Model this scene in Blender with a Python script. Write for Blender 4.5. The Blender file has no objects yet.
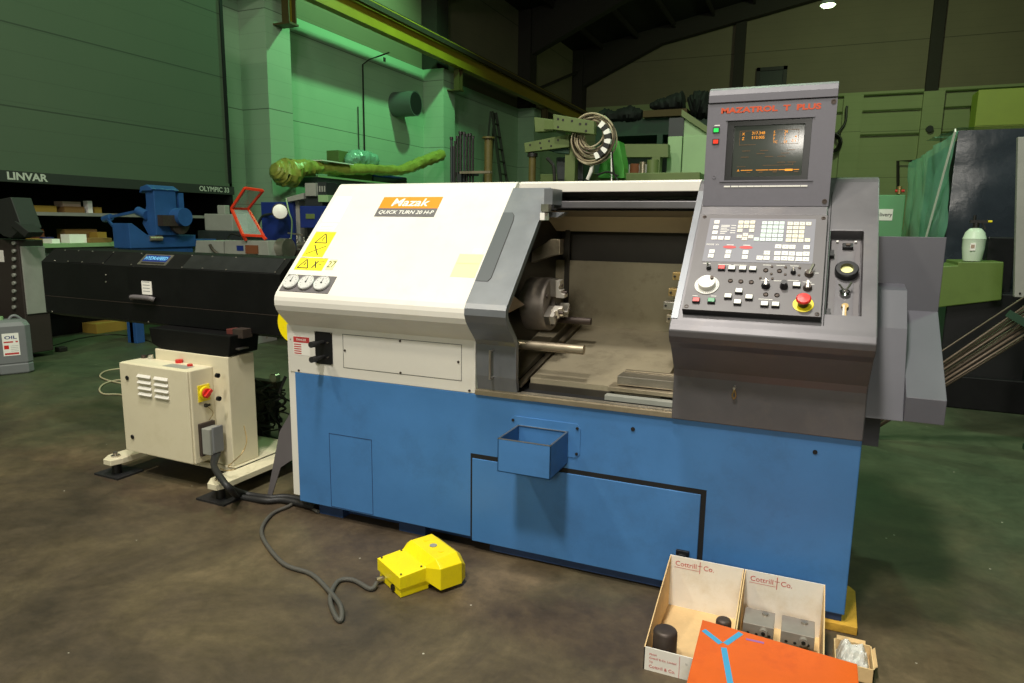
import bpy, bmesh, math, random
from mathutils import Vector, Matrix
random.seed(7)
SC = bpy.context.scene
COL = SC.collection
# ---------------------------------------------------------------- camera calibration
CAM = Vector((2.5028192, -2.86849571, 1.6))
RT = Vector((0.91804564, 0.39625322, 0.01325122))
UP = Vector((-0.07823592, 0.14829029, 0.98584437))
FW = Vector((-0.38867898, 0.90608685, -0.16713849))
FPX = 687.18

def at(ax, val, x, y):
    """point on the plane (axis = val) that the photograph shows at (x, y)"""
    v = FW + RT*((x-512)/FPX) + UP*((341.5-y)/FPX)
    return CAM + v*((val-CAM[ax])/v[ax])

def lin(c):
    c = c/255.0
    return c/12.92 if c <= 0.04045 else ((c+0.055)/1.055)**2.4

def rgb(r, g, b): return (lin(r), lin(g), lin(b), 1)

# ---------------------------------------------------------------- materials
def mat(name, col, rough=0.5, metal=0.0, var=0.0, vscale=6.0, bump=0.0, bscale=80.0, spec=0.5,
        emit=None, es=0.0, trans=0.0, alpha=1.0, dirt=None, dscale=3.0, damt=0.5, coat=0.0):
    m = bpy.data.materials.new(name); m.use_nodes = True
    nt = m.node_tree; N = nt.nodes; L = nt.links
    b = N['Principled BSDF']
    b.inputs['Base Color'].default_value = col
    b.inputs['Roughness'].default_value = rough
    b.inputs['Metallic'].default_value = metal
    b.inputs['Specular IOR Level'].default_value = spec
    if coat: b.inputs['Coat Weight'].default_value = coat
    if trans: b.inputs['Transmission Weight'].default_value = trans
    if alpha < 1: b.inputs['Alpha'].default_value = alpha
    if emit:
        b.inputs['Emission Color'].default_value = emit
        b.inputs['Emission Strength'].default_value = es
    tc = N.new('ShaderNodeTexCoord')
    cur = None
    if var > 0:
        n = N.new('ShaderNodeTexNoise'); n.inputs['Scale'].default_value = vscale
        n.inputs['Detail'].default_value = 6; n.inputs['Roughness'].default_value = 0.65
        L.new(tc.outputs['Object'], n.inputs['Vector'])
        mr = N.new('ShaderNodeMapRange'); mr.inputs[1].default_value = 0.3; mr.inputs[2].default_value = 0.7
        mr.inputs[3].default_value = 1-var; mr.inputs[4].default_value = 1+var
        L.new(n.outputs['Fac'], mr.inputs[0])
        mx = N.new('ShaderNodeMix'); mx.data_type = 'RGBA'; mx.blend_type = 'MULTIPLY'; mx.inputs[0].default_value = 1
        mx.inputs[6].default_value = col
        L.new(mr.outputs[0], mx.inputs[7]); cur = mx.outputs[2]
        r2 = N.new('ShaderNodeMapRange'); r2.inputs[3].default_value = max(0.05, rough-0.1); r2.inputs[4].default_value = min(1, rough+0.12)
        L.new(n.outputs['Fac'], r2.inputs[0]); L.new(r2.outputs[0], b.inputs['Roughness'])
    if dirt:
        n2 = N.new('ShaderNodeTexNoise'); n2.inputs['Scale'].default_value = dscale; n2.inputs['Detail'].default_value = 8
        n2.inputs['Roughness'].default_value = 0.75
        L.new(tc.outputs['Object'], n2.inputs['Vector'])
        mr2 = N.new('ShaderNodeMapRange'); mr2.inputs[1].default_value = 0.52; mr2.inputs[2].default_value = 0.75
        mr2.inputs[3].default_value = 0; mr2.inputs[4].default_value = damt
        L.new(n2.outputs['Fac'], mr2.inputs[0])
        mx2 = N.new('ShaderNodeMix'); mx2.data_type = 'RGBA'
        L.new(mr2.outputs[0], mx2.inputs[0])
        if cur: L.new(cur, mx2.inputs[6])
        else: mx2.inputs[6].default_value = col
        mx2.inputs[7].default_value = dirt; cur = mx2.outputs[2]
    if cur: L.new(cur, b.inputs['Base Color'])
    if bump > 0:
        n3 = N.new('ShaderNodeTexNoise'); n3.inputs['Scale'].default_value = bscale; n3.inputs['Detail'].default_value = 4
        L.new(tc.outputs['Object'], n3.inputs['Vector'])
        bp = N.new('ShaderNodeBump'); bp.inputs['Strength'].default_value = bump; bp.inputs['Distance'].default_value = 0.01
        L.new(n3.outputs['Fac'], bp.inputs['Height']); L.new(bp.outputs['Normal'], b.inputs['Normal'])
    return m

blue = mat('blue_paint', rgb(66, 118, 174), 0.42, var=0.10, vscale=2.2, dirt=rgb(52, 84, 120), dscale=1.7, damt=0.5)
blue_dk = mat('dark_blue_paint', rgb(30, 54, 92), 0.6, var=0.2)
cream = mat('cream_paint', rgb(218, 215, 206), 0.35, var=0.03, vscale=3, dirt=rgb(196, 186, 160), dscale=2.2, damt=0.3)
beige = mat('beige_paint', rgb(212, 204, 176), 0.45, var=0.05, vscale=3, dirt=rgb(170, 160, 124), dscale=3, damt=0.35)
dgrey = mat('door_grey_paint', rgb(118, 121, 126), 0.38, metal=0.45, var=0.08, vscale=5, dirt=rgb(140, 138, 134), dscale=9, damt=0.35)
cgrey = mat('console_grey', rgb(96, 94, 97), 0.40, metal=0.4, var=0.10, vscale=4, dirt=rgb(126, 118, 112), dscale=5, damt=0.35)
mgrey = mat('monitor_grey', rgb(104, 102, 110), 0.5, var=0.05, vscale=30, bump=0.05, bscale=500)
pgrey = mat('panel_grey', rgb(96, 92, 94), 0.45, var=0.05, vscale=8)
membr = mat('membrane_grey', rgb(122, 121, 130), 0.5)
wgrey = mat('wing_grey', rgb(84, 84, 91), 0.42, var=0.06, vscale=3)
black = mat('black_plastic', rgb(22, 22, 24), 0.35)
blackm = mat('black_metal', rgb(8, 8, 9), 0.5, spec=.25, var=0.3, vscale=5, dirt=rgb(26, 28, 26), dscale=4, damt=0.4)
win_m = mat('smoked_window', rgb(34, 36, 36), 0.3, var=.2)
darkv = mat('dark_void', rgb(12, 12, 12), 0.8)
steel = mat('worn_steel', rgb(176, 170, 160), 0.3, metal=0.9, var=0.12, vscale=14)
steel_br = mat('brownish_steel', rgb(172, 160, 138), 0.36, metal=0.75, var=0.15, vscale=6, dirt=rgb(96, 82, 60), dscale=5, damt=0.5)
inter = mat('interior_sheet', rgb(166, 156, 132), 0.40, metal=0.45, var=0.14, vscale=2.5, dirt=rgb(80, 70, 52), dscale=3, damt=0.6)
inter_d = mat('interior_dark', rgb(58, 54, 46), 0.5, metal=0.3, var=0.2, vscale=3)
chrome = mat('chrome', rgb(205, 205, 205), 0.15, metal=1.0)
brass = mat('brass', rgb(160, 136, 88), 0.4, metal=0.7, var=0.1, vscale=20)
white = mat('white_plastic', rgb(232, 230, 222), 0.4)
keyw = mat('key_white', rgb(226, 224, 218), 0.45)
keyg = mat('key_pale_green', rgb(206, 222, 216), 0.45)
keyy = mat('key_pale_cream', rgb(228, 222, 200), 0.45)
paper = mat('label_white', rgb(234, 232, 224), 0.55)
red = mat('red_plastic', rgb(200, 40, 34), 0.35)
redp = mat('red_print', rgb(190, 60, 60), 0.5)
green_b = mat('green_button', rgb(40, 130, 80), 0.35)
yellow = mat('yellow_plastic', rgb(235, 214, 30), 0.4)
yel_st = mat('yellow_sticker', rgb(238, 220, 30), 0.45)
rim = mat('silver_rim', rgb(205, 205, 202), 0.3, metal=.1)
yel_pale = mat('faded_yellow_sticker', rgb(240, 238, 160), 0.5)
orange_l = mat('orange_logo', rgb(240, 136, 20), 0.4)
orange_t = mat('orange_lettering', rgb(196, 72, 24), 0.5)
grey_l = mat('grey_logo', rgb(126, 130, 134), 0.4)
ink = mat('black_ink', rgb(24, 22, 18), 0.5)
lpale = mat('pale_sticker', rgb(250, 248, 240), 0.4)
glass_d = mat('screen_glass', rgb(46, 48, 44), 0.18, emit=rgb(60, 64, 56), es=0.6)
amber = mat('amber_phosphor', rgb(60, 30, 0), 0.4, emit=rgb(240, 150, 20), es=1.5)
amber_d = mat('dim_amber_phosphor', rgb(40, 26, 10), 0.4, emit=rgb(150, 96, 30), es=0.6)
led_g = mat('green_lamp', rgb(20, 150, 60), 0.3, emit=rgb(40, 220, 90), es=0.9)
led_r = mat('red_lamp', rgb(190, 40, 20), 0.3, emit=rgb(230, 50, 20), es=0.7)
rubber = mat('black_rubber', rgb(30, 30, 31), 0.55, bump=0.2, bscale=120)
cable_g = mat('grey_cable', rgb(78, 76, 70), 0.55, bump=0.5, bscale=260)
safety = mat('safety_yellow', rgb(240, 218, 10), 0.4, var=0.05, vscale=8, dirt=rgb(200, 176, 30), dscale=16, damt=0.5)
card = mat('cardboard_brown', rgb(212, 182, 132), 0.85, var=0.08, vscale=14, bump=0.1)
card_w = mat('cardboard_white', rgb(230, 226, 216), 0.6, var=0.04, vscale=8, dirt=rgb(196, 178, 140), dscale=7, damt=0.4)
orange_p = mat('orange_paint', rgb(208, 94, 30), 0.32, var=0.08, vscale=5, dirt=rgb(186, 76, 30), dscale=8, damt=0.7)
tape = mat('blue_tape', rgb(66, 148, 190), 0.5)
violet = mat('violet_marker', rgb(150, 96, 150), 0.6)
dsteel = mat('dark_steel_stock', rgb(74, 64, 58), 0.5, metal=0.5, var=0.2, vscale=20)
wood_y = mat('yellow_painted_wood', rgb(196, 152, 50), 0.75, var=0.15, vscale=18, bump=0.3, bscale=60)
jerry = mat('grey_jerrycan_plastic', rgb(112, 114, 116), 0.5, var=0.04)
bluebox = mat('navy_blue_paint', rgb(24, 44, 110), 0.4, var=0.1)
mblue = mat('mid_blue_paint', rgb(40, 80, 134), 0.42, var=0.15, vscale=4)
lgrey = mat('light_grey_paint', rgb(140, 142, 134), 0.5, var=0.08)
lgreen = mat('light_green_paint', rgb(136, 170, 120), 0.5, var=0.08, vscale=2)
mgreen = mat('machine_green_paint', rgb(86, 108, 44), 0.5, var=0.15, vscale=5, dirt=rgb(70, 90, 40), dscale=5, damt=0.5)
ogreen = mat('olive_green_paint', rgb(92, 108, 58), 0.55, var=0.12, vscale=3)
dgreen = mat('dark_green_paint', rgb(24, 58, 38), 0.6, var=0.2)
wrap_g = mat('yellow_green_wrap', rgb(160, 158, 74), 0.35, var=0.2, vscale=9, bump=0.6, bscale=14)
ygreen = mat('lime_cabinet_paint', rgb(128, 140, 40), 0.5, var=0.05)
ycrane = mat('crane_yellow_paint', rgb(150, 124, 30), 0.5, var=0.1, vscale=2)
ybrown = mat('rusty_yellow', rgb(84, 76, 30), 0.6, var=0.2, vscale=8)
steel_col = mat('dark_steelwork', rgb(42, 35, 30), 0.7, var=0.15)
roof_m = mat('roof_sheet', rgb(28, 26, 23), 0.8, var=0.2)
orange_g = mat('orange_guard_paint', rgb(226, 62, 30), 0.4)
clearp = mat('clear_guard', rgb(170, 190, 180), 0.15, alpha=0.35)
rod_m = mat('rod_steel', rgb(92, 80, 66), 0.5, metal=0.4, var=0.1)
hose_m = mat('tan_hose', rgb(176, 164, 134), 0.5, var=0.1)
stripe_d = mat('dark_tape', rgb(30, 30, 28), 0.5)
ltable = mat('dark_machine_body', rgb(38, 44, 44), 0.5, var=0.15)
bottle_p = mat('milky_plastic', rgb(196, 214, 190), 0.4)
blackwrap = mat('black_shrink_wrap', rgb(44, 50, 58), 0.26, var=0.2, vscale=2, bump=0.9, bscale=3.2)

def floor_mat():
    m = bpy.data.materials.new('workshop_floor'); m.use_nodes = True
    nt = m.node_tree; N = nt.nodes; L = nt.links; b = N['Principled BSDF']
    tc = N.new('ShaderNodeTexCoord')
    def noise(s, d=8, r=0.65, dist=0.0):
        n = N.new('ShaderNodeTexNoise'); n.inputs['Scale'].default_value = s; n.inputs['Detail'].default_value = d
        n.inputs['Roughness'].default_value = r; n.inputs['Distortion'].default_value = dist
        L.new(tc.outputs['Object'], n.inputs['Vector']); return n
    n1 = noise(1.1, 9, 0.68, 0.4)
    cr = N.new('ShaderNodeValToRGB'); L.new(n1.outputs['Fac'], cr.inputs[0])
    e = cr.color_ramp.elements
    e[0].position = 0.30; e[0].color = rgb(46, 38, 30)
    e[1].position = 0.74; e[1].color = rgb(112, 96, 72)
    a = e.new(0.46); a.color = rgb(68, 57, 43)
    a = e.new(0.58); a.color = rgb(84, 72, 52)
    n2 = noise(4.5, 8, 0.7, 0.6)
    mr = N.new('ShaderNodeMapRange'); mr.inputs[1].default_value = 0.35; mr.inputs[2].default_value = 0.7
    mr.inputs[3].default_value = 0.80; mr.inputs[4].default_value = 1.22
    L.new(n2.outputs['Fac'], mr.inputs[0])
    mx = N.new('ShaderNodeMix'); mx.data_type = 'RGBA'; mx.blend_type = 'MULTIPLY'; mx.inputs[0].default_value = 1
    L.new(cr.outputs[0], mx.inputs[6])
    n8 = noise(26, 6, 0.75)
    mr8 = N.new('ShaderNodeMapRange'); mr8.inputs[1].default_value = 0.3; mr8.inputs[2].default_value = 0.7
    mr8.inputs[3].default_value = 0.86; mr8.inputs[4].default_value = 1.14
    L.new(n8.outputs['Fac'], mr8.inputs[0])
    mq = N.new('ShaderNodeMath'); mq.operation = 'MULTIPLY'; L.new(mr.outputs[0], mq.inputs[0]); L.new(mr8.outputs[0], mq.inputs[1]); mr = mq
    # floor colour turns green towards the back, with a ragged noisy edge
    sp = N.new('ShaderNodeSeparateXYZ'); L.new(tc.outputs['Object'], sp.inputs[0])
    n4 = noise(0.9, 8, 0.7, 0.3)
    ad = N.new('ShaderNodeMath'); ad.operation = 'MULTIPLY_ADD'; ad.inputs[1].default_value = 3.2
    L.new(n4.outputs['Fac'], ad.inputs[0]); L.new(sp.outputs[1], ad.inputs[2])
    mr4 = N.new('ShaderNodeMapRange'); mr4.inputs[1].default_value = 1.6; mr4.inputs[2].default_value = 3.4
    L.new(ad.outputs[0], mr4.inputs[0])
    L.new(mr.outputs[0], mx.inputs[7])
    mx4 = N.new('ShaderNodeMix'); mx4.data_type = 'RGBA'
    ml = N.new('ShaderNodeMath'); ml.operation = 'MULTIPLY'; ml.inputs[1].default_value = 0.75
    L.new(mr4.outputs[0], ml.inputs[0]); L.new(ml.outputs[0], mx4.inputs[0])
    L.new(mx.outputs[2], mx4.inputs[6])
    mg = N.new('ShaderNodeMix'); mg.data_type = 'RGBA'; mg.blend_type = 'MULTIPLY'; mg.inputs[0].default_value = 1
    mg.inputs[6].default_value = rgb(58, 74, 50); L.new(mr.outputs[0], mg.inputs[7])
    L.new(mg.outputs[2], mx4.inputs[7])
    # swarf specks
    v = N.new('ShaderNodeTexVoronoi'); v.inputs['Scale'].default_value = 7.0
    L.new(tc.outputs['Object'], v.inputs['Vector'])
    lt = N.new('ShaderNodeMath'); lt.operation = 'LESS_THAN'; lt.inputs[1].default_value = 0.032
    L.new(v.outputs['Distance'], lt.inputs[0])
    n5 = noise(2.3, 2)
    gt = N.new('ShaderNodeMath'); gt.operation = 'GREATER_THAN'; gt.inputs[1].default_value = 0.5
    L.new(n5.outputs['Fac'], gt.inputs[0])
    mu = N.new('ShaderNodeMath'); mu.operation = 'MULTIPLY'; L.new(lt.outputs[0], mu.inputs[0]); L.new(gt.outputs[0], mu.inputs[1])
    mx5 = N.new('ShaderNodeMix'); mx5.data_type = 'RGBA'; L.new(mu.outputs[0], mx5.inputs[0])
    L.new(mx4.outputs[2], mx5.inputs[6]); mx5.inputs[7].default_value = rgb(170, 164, 148)
    L.new(mx5.outputs[2], b.inputs['Base Color'])
    rr = N.new('ShaderNodeMapRange'); rr.inputs[3].default_value = 0.38; rr.inputs[4].default_value = 0.7
    L.new(n2.outputs['Fac'], rr.inputs[0]); L.new(rr.outputs[0], b.inputs['Roughness'])
    bp = N.new('ShaderNodeBump'); bp.inputs['Strength'].default_value = 0.15; bp.inputs['Distance'].default_value = 0.01
    L.new(n2.outputs['Fac'], bp.inputs['Height']); L.new(bp.outputs['Normal'], b.inputs['Normal'])
    return m

def wall_mat(name, c1, c2, pitch, groove=0.02):
    """painted wall with fine horizontal board marks and a deep joint every pitch metres"""
    m = bpy.data.materials.new(name); m.use_nodes = True
    nt = m.node_tree; N = nt.nodes; L = nt.links; b = N['Principled BSDF']
    tc = N.new('ShaderNodeTexCoord'); sp = N.new('ShaderNodeSeparateXYZ'); L.new(tc.outputs['Object'], sp.inputs[0])
    def line(p, w):
        d = N.new('ShaderNodeMath'); d.operation = 'DIVIDE'; d.inputs[1].default_value = p; L.new(sp.outputs[2], d.inputs[0])
        f = N.new('ShaderNodeMath'); f.operation = 'FRACT'; L.new(d.outputs[0], f.inputs[0])
        l = N.new('ShaderNodeMath'); l.operation = 'LESS_THAN'; l.inputs[1].default_value = w/p; L.new(f.outputs[0], l.inputs[0])
        return l
    n = N.new('ShaderNodeTexNoise'); n.inputs['Scale'].default_value = 0.8; n.inputs['Detail'].default_value = 7
    L.new(tc.outputs['Object'], n.inputs['Vector'])
    mx = N.new('ShaderNodeMix'); mx.data_type = 'RGBA'; mx.inputs[6].default_value = c1; mx.inputs[7].default_value = c2
    L.new(n.outputs['Fac'], mx.inputs[0])
    cur = mx.outputs[2]
    for p, w, k in ((pitch, groove, 0.45), (0.3, 0.012, 0.87)):
        l = line(p, w)
        m2 = N.new('ShaderNodeMix'); m2.data_type = 'RGBA'; m2.blend_type = 'MULTIPLY'
        L.new(l.outputs[0], m2.inputs[0]); L.new(cur, m2.inputs[6]); m2.inputs[7].default_value = (k, k, k, 1)
        cur = m2.outputs[2]
    L.new(cur, b.inputs['Base Color']); b.inputs['Roughness'].default_value = 0.7
    return m

floor_m = floor_mat()
wall_low = wall_mat('painted_concrete_wall', rgb(150, 176, 150), rgb(168, 192, 164), 1.95)
wall_up = wall_mat('upper_cladding', rgb(116, 106, 88), rgb(132, 120, 98), 3.1, 0.03)
wall_back = wall_mat('back_wall_blockwork', rgb(150, 160, 116), rgb(168, 174, 130), 1.9)
board_m = wall_mat('carousel_panel_paint', rgb(64, 80, 62), rgb(74, 88, 68), 0.98, 0.018)

# ---------------------------------------------------------------- mesh builder
WL = {}
class MB:
    def __init__(s): s.bm = bmesh.new(); s.mats = []
    def mi(s, m):
        if m not in s.mats: s.mats.append(m)
        return s.mats.index(m)
    def add(s, vs, fs, m, M=None, smooth=False):
        k = s.mi(m)
        bv = [s.bm.verts.new((M @ Vector(v)) if M is not None else Vector(v)) for v in vs]
        for f in fs:
            try:
                q = s.bm.faces.new([bv[i] for i in f]); q.material_index = k; q.smooth = smooth
            except ValueError: pass
        return s
    def box(s, a, b, m, M=None):
        x0, y0, z0 = [min(a[i], b[i]) for i in range(3)]; x1, y1, z1 = [max(a[i], b[i]) for i in range(3)]
        vs = [(x0,y0,z0),(x1,y0,z0),(x1,y1,z0),(x0,y1,z0),(x0,y0,z1),(x1,y0,z1),(x1,y1,z1),(x0,y1,z1)]
        return s.add(vs, [(0,3,2,1),(4,5,6,7),(0,1,5,4),(1,2,6,5),(2,3,7,6),(3,0,4,7)], m, M)
    def prism(s, poly, ax, lo, hi, m, M=None, smooth=False):
        def P(p, t):
            if ax == 'x': return (t, p[0], p[1])
            if ax == 'y': return (p[0], t, p[1])
            return (p[0], p[1], t)
        n = len(poly)
        vs = [P(p, lo) for p in poly] + [P(p, hi) for p in poly]
        k = s.mi(m)
        bv = [s.bm.verts.new((M @ Vector(v)) if M is not None else Vector(v)) for v in vs]
        for i in range(n):
            q = s.bm.faces.new([bv[i], bv[(i+1)%n], bv[n+(i+1)%n], bv[n+i]]); q.material_index = k; q.smooth = smooth
        for idx in (range(n), range(n, 2*n)):
            q = s.bm.faces.new([bv[i] for i in idx]); q.material_index = k
        return s
    def cyl(s, p0, p1, r, m, n=20, r2=None, smooth=True):
        p0, p1 = Vector(p0), Vector(p1); r2 = r if r2 is None else r2
        d = (p1-p0).normalized(); a = d.orthogonal().normalized(); b = d.cross(a)
        k = s.mi(m); c0, c1 = [], []
        for i in range(n):
            t = 2*math.pi*i/n; o = a*math.cos(t)+b*math.sin(t)
            c0.append(s.bm.verts.new(p0+o*r)); c1.append(s.bm.verts.new(p1+o*r2))
        for i in range(n):
            q = s.bm.faces.new([c0[i], c0[(i+1)%n], c1[(i+1)%n], c1[i]]); q.material_index = k; q.smooth = smooth
        for c in (c0, c1):
            q = s.bm.faces.new(c); q.material_index = k
        return s
    def lathe(s, prof, M, m, n=28, smooth=True):
        """prof: list of (radius, height) turned round the local z axis of M"""
        k = s.mi(m); rings = []
        for r, h in prof:
            rings.append([s.bm.verts.new(M @ Vector((r*math.cos(2*math.pi*i/n), r*math.sin(2*math.pi*i/n), h))) for i in range(n)])
        for a, b in zip(rings, rings[1:]):
            for i in range(n):
                q = s.bm.faces.new([a[i], a[(i+1)%n], b[(i+1)%n], b[i]]); q.material_index = k; q.smooth = smooth
        for c in (rings[0], rings[-1]):
            q = s.bm.faces.new(c); q.material_index = k
        return s
    def tube(s, pts, r, m, n=8, sub=6, smooth=True):
        P = [Vector(p) for p in pts]
        if sub > 1 and len(P) > 2:
            Q = [P[0]] + P + [P[-1]]; R = []
            for i in range(1, len(Q)-2):
                for j in range(sub):
                    t = j/sub; a, b, c, d = Q[i-1], Q[i], Q[i+1], Q[i+2]
                    R.append(0.5*((2*b)+(c-a)*t+(2*a-5*b+4*c-d)*t*t+(3*b-a-3*c+d)*t**3))
            R.append(P[-1]); P = R
        k = s.mi(m); rings = []; prev = None
        for i, p in enumerate(P):
            d = (P[min(i+1, len(P)-1)]-P[max(i-1, 0)]).normalized()
            if prev is None: a = d.orthogonal().normalized()
            else:
                a = prev-d*prev.dot(d)
                a = a.normalized() if a.length > 1e-6 else d.orthogonal().normalized()
            prev = a; b = d.cross(a)
            rings.append([s.bm.verts.new(p+(a*math.cos(2*math.pi*j/n)+b*math.sin(2*math.pi*j/n))*r) for j in range(n)])
        for A, B in zip(rings, rings[1:]):
            for j in range(n):
                q = s.bm.faces.new([A[j], A[(j+1)%n], B[(j+1)%n], B[j]]); q.material_index = k; q.smooth = smooth
        for c in (rings[0], rings[-1]):
            q = s.bm.faces.new(c); q.material_index = k
        return s
    def bar(s, p0, p1, w, h, m, up=(0,0,1)):
        """rectangular bar from p0 to p1"""
        p0, p1 = Vector(p0), Vector(p1); d = (p1-p0); L = d.length; d.normalize()
        u = Vector(up); u = (u-d*u.dot(d)).normalized(); v = d.cross(u)
        M = Matrix((d, v, u)).transposed().to_4x4(); M.translation = p0
        return s.box((0, -w/2, -h/2), (L, w/2, h/2), m, M)
    def text(s, txt, size, M, m, ext=0.0005, align='CENTER', sx=1.0, shear=0.0, bold=0.0):
        cu = bpy.data.curves.new('t', 'FONT'); cu.body = txt; cu.size = size; cu.extrude = ext; cu.shear = shear
        cu.align_x = align; cu.align_y = 'CENTER'; cu.resolution_u = 3; cu.offset = bold
        o = bpy.data.objects.new('t', cu); COL.objects.link(o)
        dg = bpy.context.evaluated_depsgraph_get()
        me = bpy.data.meshes.new_from_object(o.evaluated_get(dg))
        S = M @ Matrix.Diagonal((sx, 1, 1, 1))
        s.add([S @ v.co for v in me.vertices], [tuple(p.vertices) for p in me.polygons], m)
        bpy.data.objects.remove(o); bpy.data.curves.remove(cu); bpy.data.meshes.remove(me)
        return s
    def build_each(s, name, parent, **kw):
        """every loose piece in the builder becomes a part of its own"""
        bm = s.bm; left = set(bm.verts); groups = []
        while left:
            st_ = [left.pop()]; g = {st_[0]}
            while st_:
                v = st_.pop()
                for e in v.link_edges:
                    w = e.other_vert(v)
                    if w in left: left.discard(w); g.add(w); st_.append(w)
            groups.append(g)
        groups.sort(key=lambda g: min((v.co.x, v.co.z) for v in g)); out = []
        for g in groups:
            nb = MB(); nb.mats = list(s.mats); mp = {v: nb.bm.verts.new(v.co) for v in g}
            for f in bm.faces:
                if f.verts[0] in g:
                    q = nb.bm.faces.new([mp[v] for v in f.verts]); q.material_index = f.material_index; q.smooth = f.smooth
            out.append(nb.build(name, parent, **kw))
        bm.free(); return out
    def build(s, name, parent=None, bevel=0.0, seg=2, label=None, local=False, top=None, kind=None):
        bmesh.ops.recalc_face_normals(s.bm, faces=s.bm.faces)
        for e in s.bm.edges:
            if len(e.link_faces) == 2 and e.calc_face_angle(0) > math.radians(42): e.smooth = False
        org = Vector((0, 0, 0))
        if parent is not None: org = WL[parent.name]
        elif kind is None and not local:
            xs = [v.co for v in s.bm.verts]
            org = Vector(((min(v.x for v in xs)+max(v.x for v in xs))/2, (min(v.y for v in xs)+max(v.y for v in xs))/2, min(v.z for v in xs)))
        if local: org = Vector((0, 0, 0))
        if org.length > 0: bmesh.ops.translate(s.bm, verts=s.bm.verts, vec=-org)
        me = bpy.data.meshes.new(name); s.bm.to_mesh(me); s.bm.free()
        for m in s.mats: me.materials.append(m)
        o = bpy.data.objects.new(name, me); COL.objects.link(o)
        if parent is not None:
            o.parent = parent; WL[o.name] = WL[parent.name]
        else:
            o.location = org; WL[o.name] = org.copy()
        if local and parent is None: WL[o.name] = Vector((0, 0, 0))
        if bevel > 0:
            b = o.modifiers.new('bevel', 'BEVEL'); b.width = bevel; b.segments = seg; b.limit_method = 'ANGLE'
            b.angle_limit = math.radians(35); b.harden_normals = False
        if label: o['label'] = label
        if top: tag(o, *top)
        if kind: o['kind'] = kind
        return o

def tag(o, label, cat, group=None, kind=None):
    o['label'] = label; o['category'] = cat
    if group: o['group'] = group
    if kind: o['kind'] = kind
    return o

def thing(name, loc, label, cat, group=None, rz=0.0, local=False):
    o = bpy.data.objects.new(name, None); COL.objects.link(o); o.empty_display_size = 0.1
    o.location = loc; o.rotation_euler.z = rz
    WL[o.name] = Vector((0, 0, 0)) if local else Vector(loc)
    return tag(o, label, cat, group)

def frame(O, X, Yv):
    """matrix with origin O, local x along X, local y along Yv, local z = normal"""
    X = Vector(X).normalized(); Yv = Vector(Yv).normalized(); Z = X.cross(Yv).normalized()
    M = Matrix((X, Yv, Z)).transposed().to_4x4(); M.translation = Vector(O); return M

def boxy(x0, y0, x1, y1, Y, depth, m, mb=None, dz=0):
    """box whose front stands in the plane Y and fills the rectangle the photo shows; goes back by depth"""
    ym, xm = (y0+y1)/2, (x0+x1)/2
    mb = mb or MB()
    X0 = at(1, Y, x0, ym).x; X1 = at(1, Y, x1, ym).x; Z1 = at(1, Y, xm, y0).z; Z0 = at(1, Y, xm, y1).z
    mb.box((X0, Y, Z0+dz), (X1, Y+depth, Z1), m); return mb
def boxx(x0, y0, x1, y1, X, depth, m, mb=None):
    """the same for a front facing +x in the plane X"""
    ym, xm = (y0+y1)/2, (x0+x1)/2
    mb = mb or MB()
    Y0 = at(0, X, x0, ym).y; Y1 = at(0, X, x1, ym).y; Z1 = at(0, X, xm, y0).z; Z0 = at(0, X, xm, y1).z
    mb.box((X, Y0, Z0), (X-depth, Y1, Z1), m); return mb
# ================================================================ CNC LATHE
def thick(prof, t):
    """closed polygon from an open (y, z) profile, t metres thick on its left side"""
    out = []
    for i, p in enumerate(prof):
        a = Vector(prof[max(i-1, 0)]); b = Vector(prof[min(i+1, len(prof)-1)]); d = (b-a).normalized()
        out.append((p[0]-d.y*t*-1, p[1]+d.x*t*-1))
    return list(prof)+out[::-1]

def cut(o, mb):
    """remove the solid in mb from the mesh object o"""
    bmesh.ops.recalc_face_normals(mb.bm, faces=mb.bm.faces)
    org = WL[o.name]
    bmesh.ops.translate(mb.bm, verts=mb.bm.verts, vec=-org)
    me = bpy.data.meshes.new('c'); mb.bm.to_mesh(me); mb.bm.free()
    for m in mb.mats: me.materials.append(m)
    c = bpy.data.objects.new('c', me); COL.objects.link(c); 
    if o.parent: c.parent = o.parent
    md = o.modifiers.new('b', 'BOOLEAN'); md.object = c; md.operation = 'DIFFERENCE'; md.solver = 'EXACT'
    bpy.context.view_layer.update()
    dg = bpy.context.evaluated_depsgraph_get()
    new = bpy.data.meshes.new_from_object(o.evaluated_get(dg))
    o.modifiers.remove(md); o.data = new
    bpy.data.objects.remove(c); bpy.data.meshes.remove(me)

lathe = thing('cnc_lathe', (1.36, 0.6, 0), 'large blue and cream CNC lathe with a grey control console and monitor on its right', 'machine tool')

mb = MB()
mb.box((0, 0, .07), (2.742, 1.3, .803), blue)
base = mb.build('base', lathe, 0.004)
mb = MB()
mb.box((.2, .09, 0.012), (2.5, 1.2, .07), blue_dk)
for x in (.1, .62, 1.15, 1.7, 2.2): mb.box((x, .04, .0), (x+.16, .2, .07), blue_dk)
mb.box((1.18, .018, .012), (2.5, .2, .07), blue_dk); mb.box((2.56, .012, .036), (2.733, .25, .07), blue_dk)
mb.build('plinth', lathe)
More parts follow.
